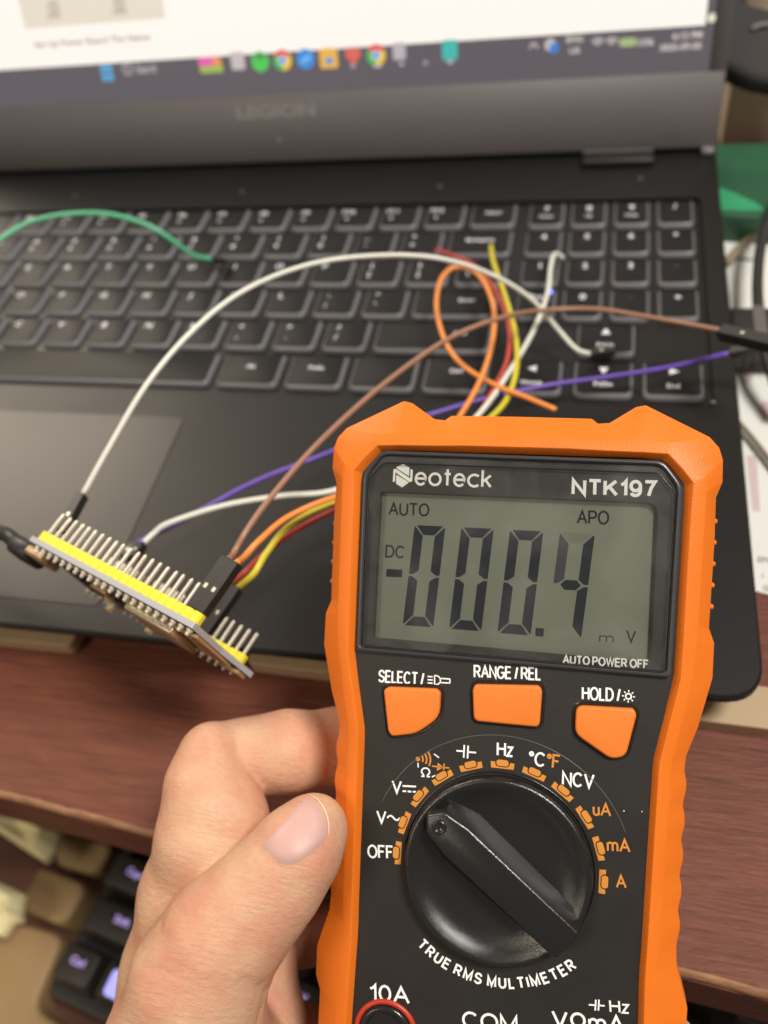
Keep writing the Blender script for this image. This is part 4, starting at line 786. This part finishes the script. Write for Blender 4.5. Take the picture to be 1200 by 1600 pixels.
# words along the lower arc
word = 'TRUE RMS MULTIMETER'; wid = []
for ch in word: wid.append(GL[ch][0]+.18+.20 if ch != ' ' else .32)
pa = pp(654, 1471)-np.array(DC_); pb = pp(897, 1503)-np.array(DC_); a0 = math.atan2(pa[0], -pa[1]); a1 = math.atan2(pb[0], -pb[1]); tot = sum(wid); ac = 0; parts = []
for ch, w_ in zip(word, wid):
    t = a0+(a1-a0)*(ac+w_/2)/tot; ac += w_
    if ch == ' ': continue
    rr_ = 23.5; wmm = (w_-.20)/tot*(a1-a0)*rr_; parts.append(stroke_text(ch, DC_[0]+rr_*math.sin(t), DC_[1]-rr_*math.cos(t), max(wmm, .19*2.4), 2.4, ZP, .18, t))
link('printed_text', raw(*joinmesh(parts)), 'white', MM)
# dial
prof = [(20.0, .02), (19.9, .35), (19.5, .45), (19.3, .1)]
link('dial_gap_ring', me_from(*loft(lathe([(19.9, .01), (19.9, .28), (19.55, .3), (19.4, .02)], 96, *DC_), False, False), smooth=True), 'gloss', MM)
prof = [(19.1, -.4), (19.1, 2.6), (18.9, 3.1), (18.4, 3.3), (17.6, 3.15), (16.2, 2.3), (14.6, 1.55), (12.5, 1.15), (8, 1.0), (.01, 1.0)]
dialo = link('dial', me_from(*loft(lathe(prof, 128, *DC_), True, True), smooth=True), 'dial', MM)
p0 = ml(680, 1286, 6.0); p1 = ml(897, 1462, 6.5); dv_ = p0-np.array(DC_); ha = math.atan2(dv_[1], dv_[0])
HB = bpy.data.objects.new('handle', None)
def hp(s, t): return (DC_[0]+s*math.cos(ha)-t*math.sin(ha), DC_[1]+s*math.sin(ha)+t*math.cos(ha))
top = [hp(-18.4, -3.6), hp(-19.0, 0), hp(-18.4, 3.4), hp(10, 3.4), hp(15.6, 2.8), hp(17.9, 0), hp(15.6, -3.0), hp(10, -3.8)]
base = [hp(-18.9, -5.4), hp(-19.05, 0), hp(-18.9, 5.4), hp(9.5, 6.3), hp(15.9, 4.8), hp(18.7, 0), hp(15.9, -4.8), hp(9.5, -6.3)]
hz = lambda s: 7.6
link_h = link('handle', me_from(*loft([[(*p, 1.02) for p in base], [(*p, 6.3) for p in top]])), 'dial', MM); bevel(link_h, .45, 3, 20)
c = hp(14.6, 0); link('pointer_dimple', me_from(*loft([[(c[0]+r_*math.cos(t), c[1]+r_*math.sin(t), z) for t in np.linspace(0, 2*PI, 20, False)] for r_, z in ((1.55, 6.3), (1.4, 6.6), (1.0, 6.6), (.8, 6.35))]), smooth=True), 'gloss', MM)
# sockets
for px_, py_, s, pl_, pr_, ring in ((603, 1612, '10A', (577, 1550), (640, 1556), 'red'), (765, 1655, 'COM', (722, 1593), (809, 1601), 'gloss'), (921, 1668, 'VΩmA', (862, 1592), (977, 1602), 'red')):
    c = ml(px_, py_, 0); lab(s, pl_, pr_, 3.6, 'white', ZP, .012)
    link('socket_ring', me_from(*loft(lathe([(6.9, .01), (6.8, .5), (6.0, .55), (5.8, .02)], 48, *c), False, False), smooth=True), ring, MM)
    link('socket', me_from(*loft(lathe([(5.7, .03), (5.6, .9), (4.6, 1.0), (4.2, .05)], 48, *c), False, False), smooth=True), 'gloss', MM)
    link('socket_hole', raw(*flat([[(c[0]+5.9*math.cos(t), c[1]+5.9*math.sin(t)) for t in np.linspace(0, 2*PI, 32, False)]], .02)), 'hole', MM)
lines([((920, 1570), (930, 1570.6)), ((931, 1562), (930, 1579)), ((936, 1562), (935, 1579)), ((936, 1571), (945, 1571.6))], .32); lab('Hz', (952, 1572), (983, 1574), 2.6, 'white', ZP, .015)
random.seed(11)
for px_, py_, r_ in ((975, 1267, .13), (1003, 1268, .10)):
    q = ml(px_, py_, 1.3 if py_ < 1050 and px_ < 1000 else .05); link('dust_speck', me_from(*loft([[(q[0]+r_*math.cos(t)*random.uniform(.7, 1.2), q[1]+r_*math.sin(t), z) for t in np.linspace(0, 2*PI, 8, False)] for z in ((1.16, 1.3) if py_ < 1050 else (.01, .12))])), 'white', MM)

# ================================================================== the hand
GR = .85
x0_, x1_, y0_, y1_, z0_, z1_ = -82., 78., 34., 206., 132., 228.
gx = np.arange(x0_, x1_, GR, dtype=np.float32); gy = np.arange(y0_, y1_, GR, dtype=np.float32); gz = np.arange(z0_, z1_, GR, dtype=np.float32)
GX, GY, GZ = np.meshgrid(gx, gy, gz, indexing='ij')
def cp(px, py, d): return np.array([(px-600)/F*d, (py-800)/F*d, d], np.float32)
def cone(a, b):                                # tapered limb segment; a, b = (px, py, depth, radius in photo px)
    A = cp(*a[:3]); B_ = cp(*b[:3]); ra = a[3]*a[2]/F; rb = b[3]*b[2]/F; d = B_-A; L2 = float(d@d)
    t = np.clip(((GX-A[0])*d[0]+(GY-A[1])*d[1]+(GZ-A[2])*d[2])/L2, 0, 1)
    return np.sqrt((GX-A[0]-t*d[0])**2+(GY-A[1]-t*d[1])**2+(GZ-A[2]-t*d[2])**2)-(ra+(rb-ra)*t)
def smin(a, b, k):
    h = np.clip(.5+.5*(b-a)/k, 0, 1); return b+(a-b)*h-k*h*(1-h)
def limb(ps, k=2.5):
    f = None
    for a, b in zip(ps[:-1], ps[1:]): g = cone(a, b); f = g if f is None else smin(f, g, k)
    return f
#<HANDPTS>
thumb = limb([(491, 1293, 166.5, 52), (466, 1327, 165, 66), (428, 1378, 165, 74), (385, 1424, 165, 82), (345, 1468, 165, 92), (312, 1530, 166, 104), (292, 1640, 170, 128), (285, 1800, 176, 150)], 3)
bridge = limb([(331, 1181, 188, 52), (321, 1222, 186, 56), (318, 1270, 185, 62)], 3)
pad = limb([(310, 1230, 184, 44), (340, 1257, 182, 46), (371, 1283, 181, 47)], 2)
index1 = limb([(338, 1262, 183, 70), (328, 1308, 183, 79), (306, 1400, 188, 84), (290, 1520, 192, 96), (270, 1660, 196, 112)], 3.5)
index2 = limb([(333, 1182, 190, 53), (395, 1182, 193, 57), (450, 1174, 193, 60), (530, 1166, 199, 56), (640, 1165, 206, 54), (720, 1170, 210, 50)], 3)
palm = limb([(390, 1500, 194, 74), (398, 1600, 192, 72), (395, 1700, 190, 84)], 3)
middle = limb([(350, 1360, 212, 58), (430, 1330, 217, 50), (520, 1310, 219, 46), (680, 1300, 219, 44)], 3)
ring_ = limb([(370, 1450, 208, 62), (470, 1460, 214, 44), (640, 1440, 217, 52)], 3)
little = limb([(390, 1600, 204, 60), (520, 1640, 210, 48), (800, 1660, 206, 50), (960, 1660, 194, 48), (1030, 1646, 177, 51), (1042, 1640, 171, 54)], 3)
f = smin(smin(smin(index1, pad, 4), bridge, 2.5), index2, .8)
f = smin(f, palm, 5); f = smin(f, middle, 3); f = smin(f, ring_, 3); f = smin(f, little, 3)
f = smin(f, thumb, 1.3)
wrist = limb([(345, 1720, 182, 150), (330, 1880, 182, 150), (320, 2080, 180, 140)], 6); f = smin(f, wrist, 8)
def samp(F_, p):
    q = (np.array(p)-np.array([x0_, y0_, z0_]))/GR; q = np.clip(q, 0, np.array(F_.shape)-1.01); i = q.astype(int); r_ = q-i; v = 0.
    for dx in (0, 1):
        for dy in (0, 1):
            for dz in (0, 1): v += F_[i[0]+dx, i[1]+dy, i[2]+dz]*(r_[0] if dx else 1-r_[0])*(r_[1] if dy else 1-r_[1])*(r_[2] if dz else 1-r_[2])
    return v
def hit(px, py, F_, d0=140.):                   # where the surface is met along a line of sight
    d = d0; prev = None
    while d < 226:
        v = samp(F_, cp(px, py, d))
        if v < 0:
            return d-.4*(v/(v-prev)) if prev is not None and prev > 0 else d
        prev = v; d += .4
    return None
def carve(F_, pts, r, k, sink=0.):              # press a skin fold into the surface
    P_ = []
    for px_, py_ in pts:
        d = hit(px_, py_, F_)
        if d is not None: P_.append((px_, py_, d+sink, 1))
    for a, b in zip(P_[:-1], P_[1:]):
        a = (*a[:3], r*F/a[2]); b = (*b[:3], r*F/b[2]); g = cone(a, b); h = np.clip(.5-.5*(F_+g)/k, 0, 1); F_ = F_*(1-h)-g*h+k*h*(1-h)
    return F_
f = carve(f, [(457, 1180), (447, 1200), (455, 1222)], .0, .8)
f = carve(f, [(252, 1440), (249, 1453), (262, 1466)], .15, .9)
f = carve(f, [(232, 1512), (255, 1517), (292, 1520)], .10, .9)
f = carve(f, [(272, 1412), (290, 1432), (318, 1450)], .0, .8)
f = carve(f, [(378, 1530), (404, 1543), (414, 1556), (408, 1580), (400, 1610)], .25, 1.2)
f = carve(f, [(414, 1545), (428, 1570), (442, 1600)], .15, 1.0)
f = carve(f, [(300, 1308), (340, 1306), (372, 1308)], .0, .8)
# nail bed: slight sink round the nail
NP_ = [(482, 1240), (497, 1249), (509, 1270), (514, 1292), (512, 1311), (497, 1328), (474, 1346), (452, 1355), (437, 1352), (420, 1338), (404, 1324), (422, 1304), (444, 1281), (466, 1256)]
f = carve(f, NP_[4:11], .15, .7)
def surface_net(F_):
    S = F_ < 0; nx, ny, nz = F_.shape; c = np.zeros((nx-1, ny-1, nz-1), int)
    for dx in (0, 1):
        for dy in (0, 1):
            for dz in (0, 1): c += S[dx:nx-1+dx, dy:ny-1+dy, dz:nz-1+dz]
    act = (c > 0) & (c < 8); idx = -np.ones(act.shape, int); I = np.argwhere(act); idx[tuple(I.T)] = np.arange(len(I))
    acc = np.zeros((len(I), 3)); cnt = np.zeros(len(I)); cor = [(a, b, d) for a in (0, 1) for b in (0, 1) for d in (0, 1)]
    for a in cor:
        for b in cor:
            if sum(b)-sum(a) == 1 and all(y_ >= x_ for x_, y_ in zip(a, b)):
                fa = F_[I[:, 0]+a[0], I[:, 1]+a[1], I[:, 2]+a[2]]; fb = F_[I[:, 0]+b[0], I[:, 1]+b[1], I[:, 2]+b[2]]; m_ = (fa < 0) != (fb < 0)
                t = np.where(m_, fa/np.where(m_, fa-fb, 1), 0)[:, None]; acc += np.where(m_[:, None], np.array(a)+t*(np.array(b)-np.array(a)), 0); cnt += m_
    V = (I+acc/cnt[:, None])*GR+np.array([x0_, y0_, z0_]); Q = []
    for ax_ in range(3):
        u = (ax_+1) % 3; v = (ax_+2) % 3; sl0 = [slice(None)]*3; sl1 = [slice(None)]*3; sl0[ax_] = slice(0, -1); sl1[ax_] = slice(1, None)
        E_ = np.argwhere(S[tuple(sl0)] != S[tuple(sl1)]); E_ = E_[(E_[:, u] > 0) & (E_[:, v] > 0) & (E_[:, u] < F_.shape[u]-1) & (E_[:, v] < F_.shape[v]-1)]
        def g(du, dv):
            q = E_.copy(); q[:, u] += du; q[:, v] += dv; return idx[tuple(q.T)]
        q = np.stack([g(-1, -1), g(0, -1), g(0, 0), g(-1, 0)], 1); fl_ = S[tuple(E_.T)]; q[~fl_] = q[~fl_][:, ::-1]; Q.append(q)
    Q = np.concatenate(Q); return V, Q[(Q >= 0).all(1)]
Vh, Qh = surface_net(f)
ho = c2w(cp(330, 1500, 170)); HND = empty('hand', tuple(ho)); tag(HND, 'left hand gripping the multimeter from the side, thumb on its orange edge', 'hand')
Wh = ((Vh-T)@R)@FLIP.T+np.array([0, 0, DESK])-ho
me = raw(Wh, Qh.tolist())
for p in me.polygons: p.use_smooth = True
hm = link('skin', me, 'skin', HND); sm = hm.modifiers.new('smooth', 'SMOOTH'); sm.factor = .5; sm.iterations = 2
# thumb nail: a curved plate on the surface
def nailplate(poly, lift, thick, name, m):
    P_ = [np.array(p, float) for p in poly]; cx_, cy_ = np.mean(P_, 0); rows_ = 7; V = []; n = len(P_)
    for k in range(rows_+1):
        s_ = 1-k/rows_*.999
        for p in P_:
            q = np.array([cx_, cy_])+(p-[cx_, cy_])*s_; d = hit(q[0], q[1], f)
            if d is None: d = 168.
            edge = min(1, (1-s_)*4); V.append(c2w(cp(q[0], q[1], d-lift*edge+(.15 if k == 0 else 0)))-ho)
    Fs = [(k*n+i, k*n+(i+1) % n, (k+1)*n+(i+1) % n, (k+1)*n+i) for k in range(rows_) for i in range(n)]
    o = link(name, me_from(V, Fs, smooth=True), m, HND); return o
nailplate([tuple(p) for p in rpoly(NP_, 12, 2)], .30, .3, 'thumb_nail', 'nail')
eg = [cp(px_, py_, (hit(px_, py_, f) or 166)-.25) for px_, py_ in ((481, 1240), (489, 1244), (497, 1250), (504, 1260), (510, 1272), (513, 1284), (514, 1294), (512, 1307))]
link('nail_free_edge', me_from(*tube([c2w(p)-ho for p in eg], lambda s_: .06+.11*math.sin(PI*s_), 8, sub=4), smooth=True), 'nailedge', HND)
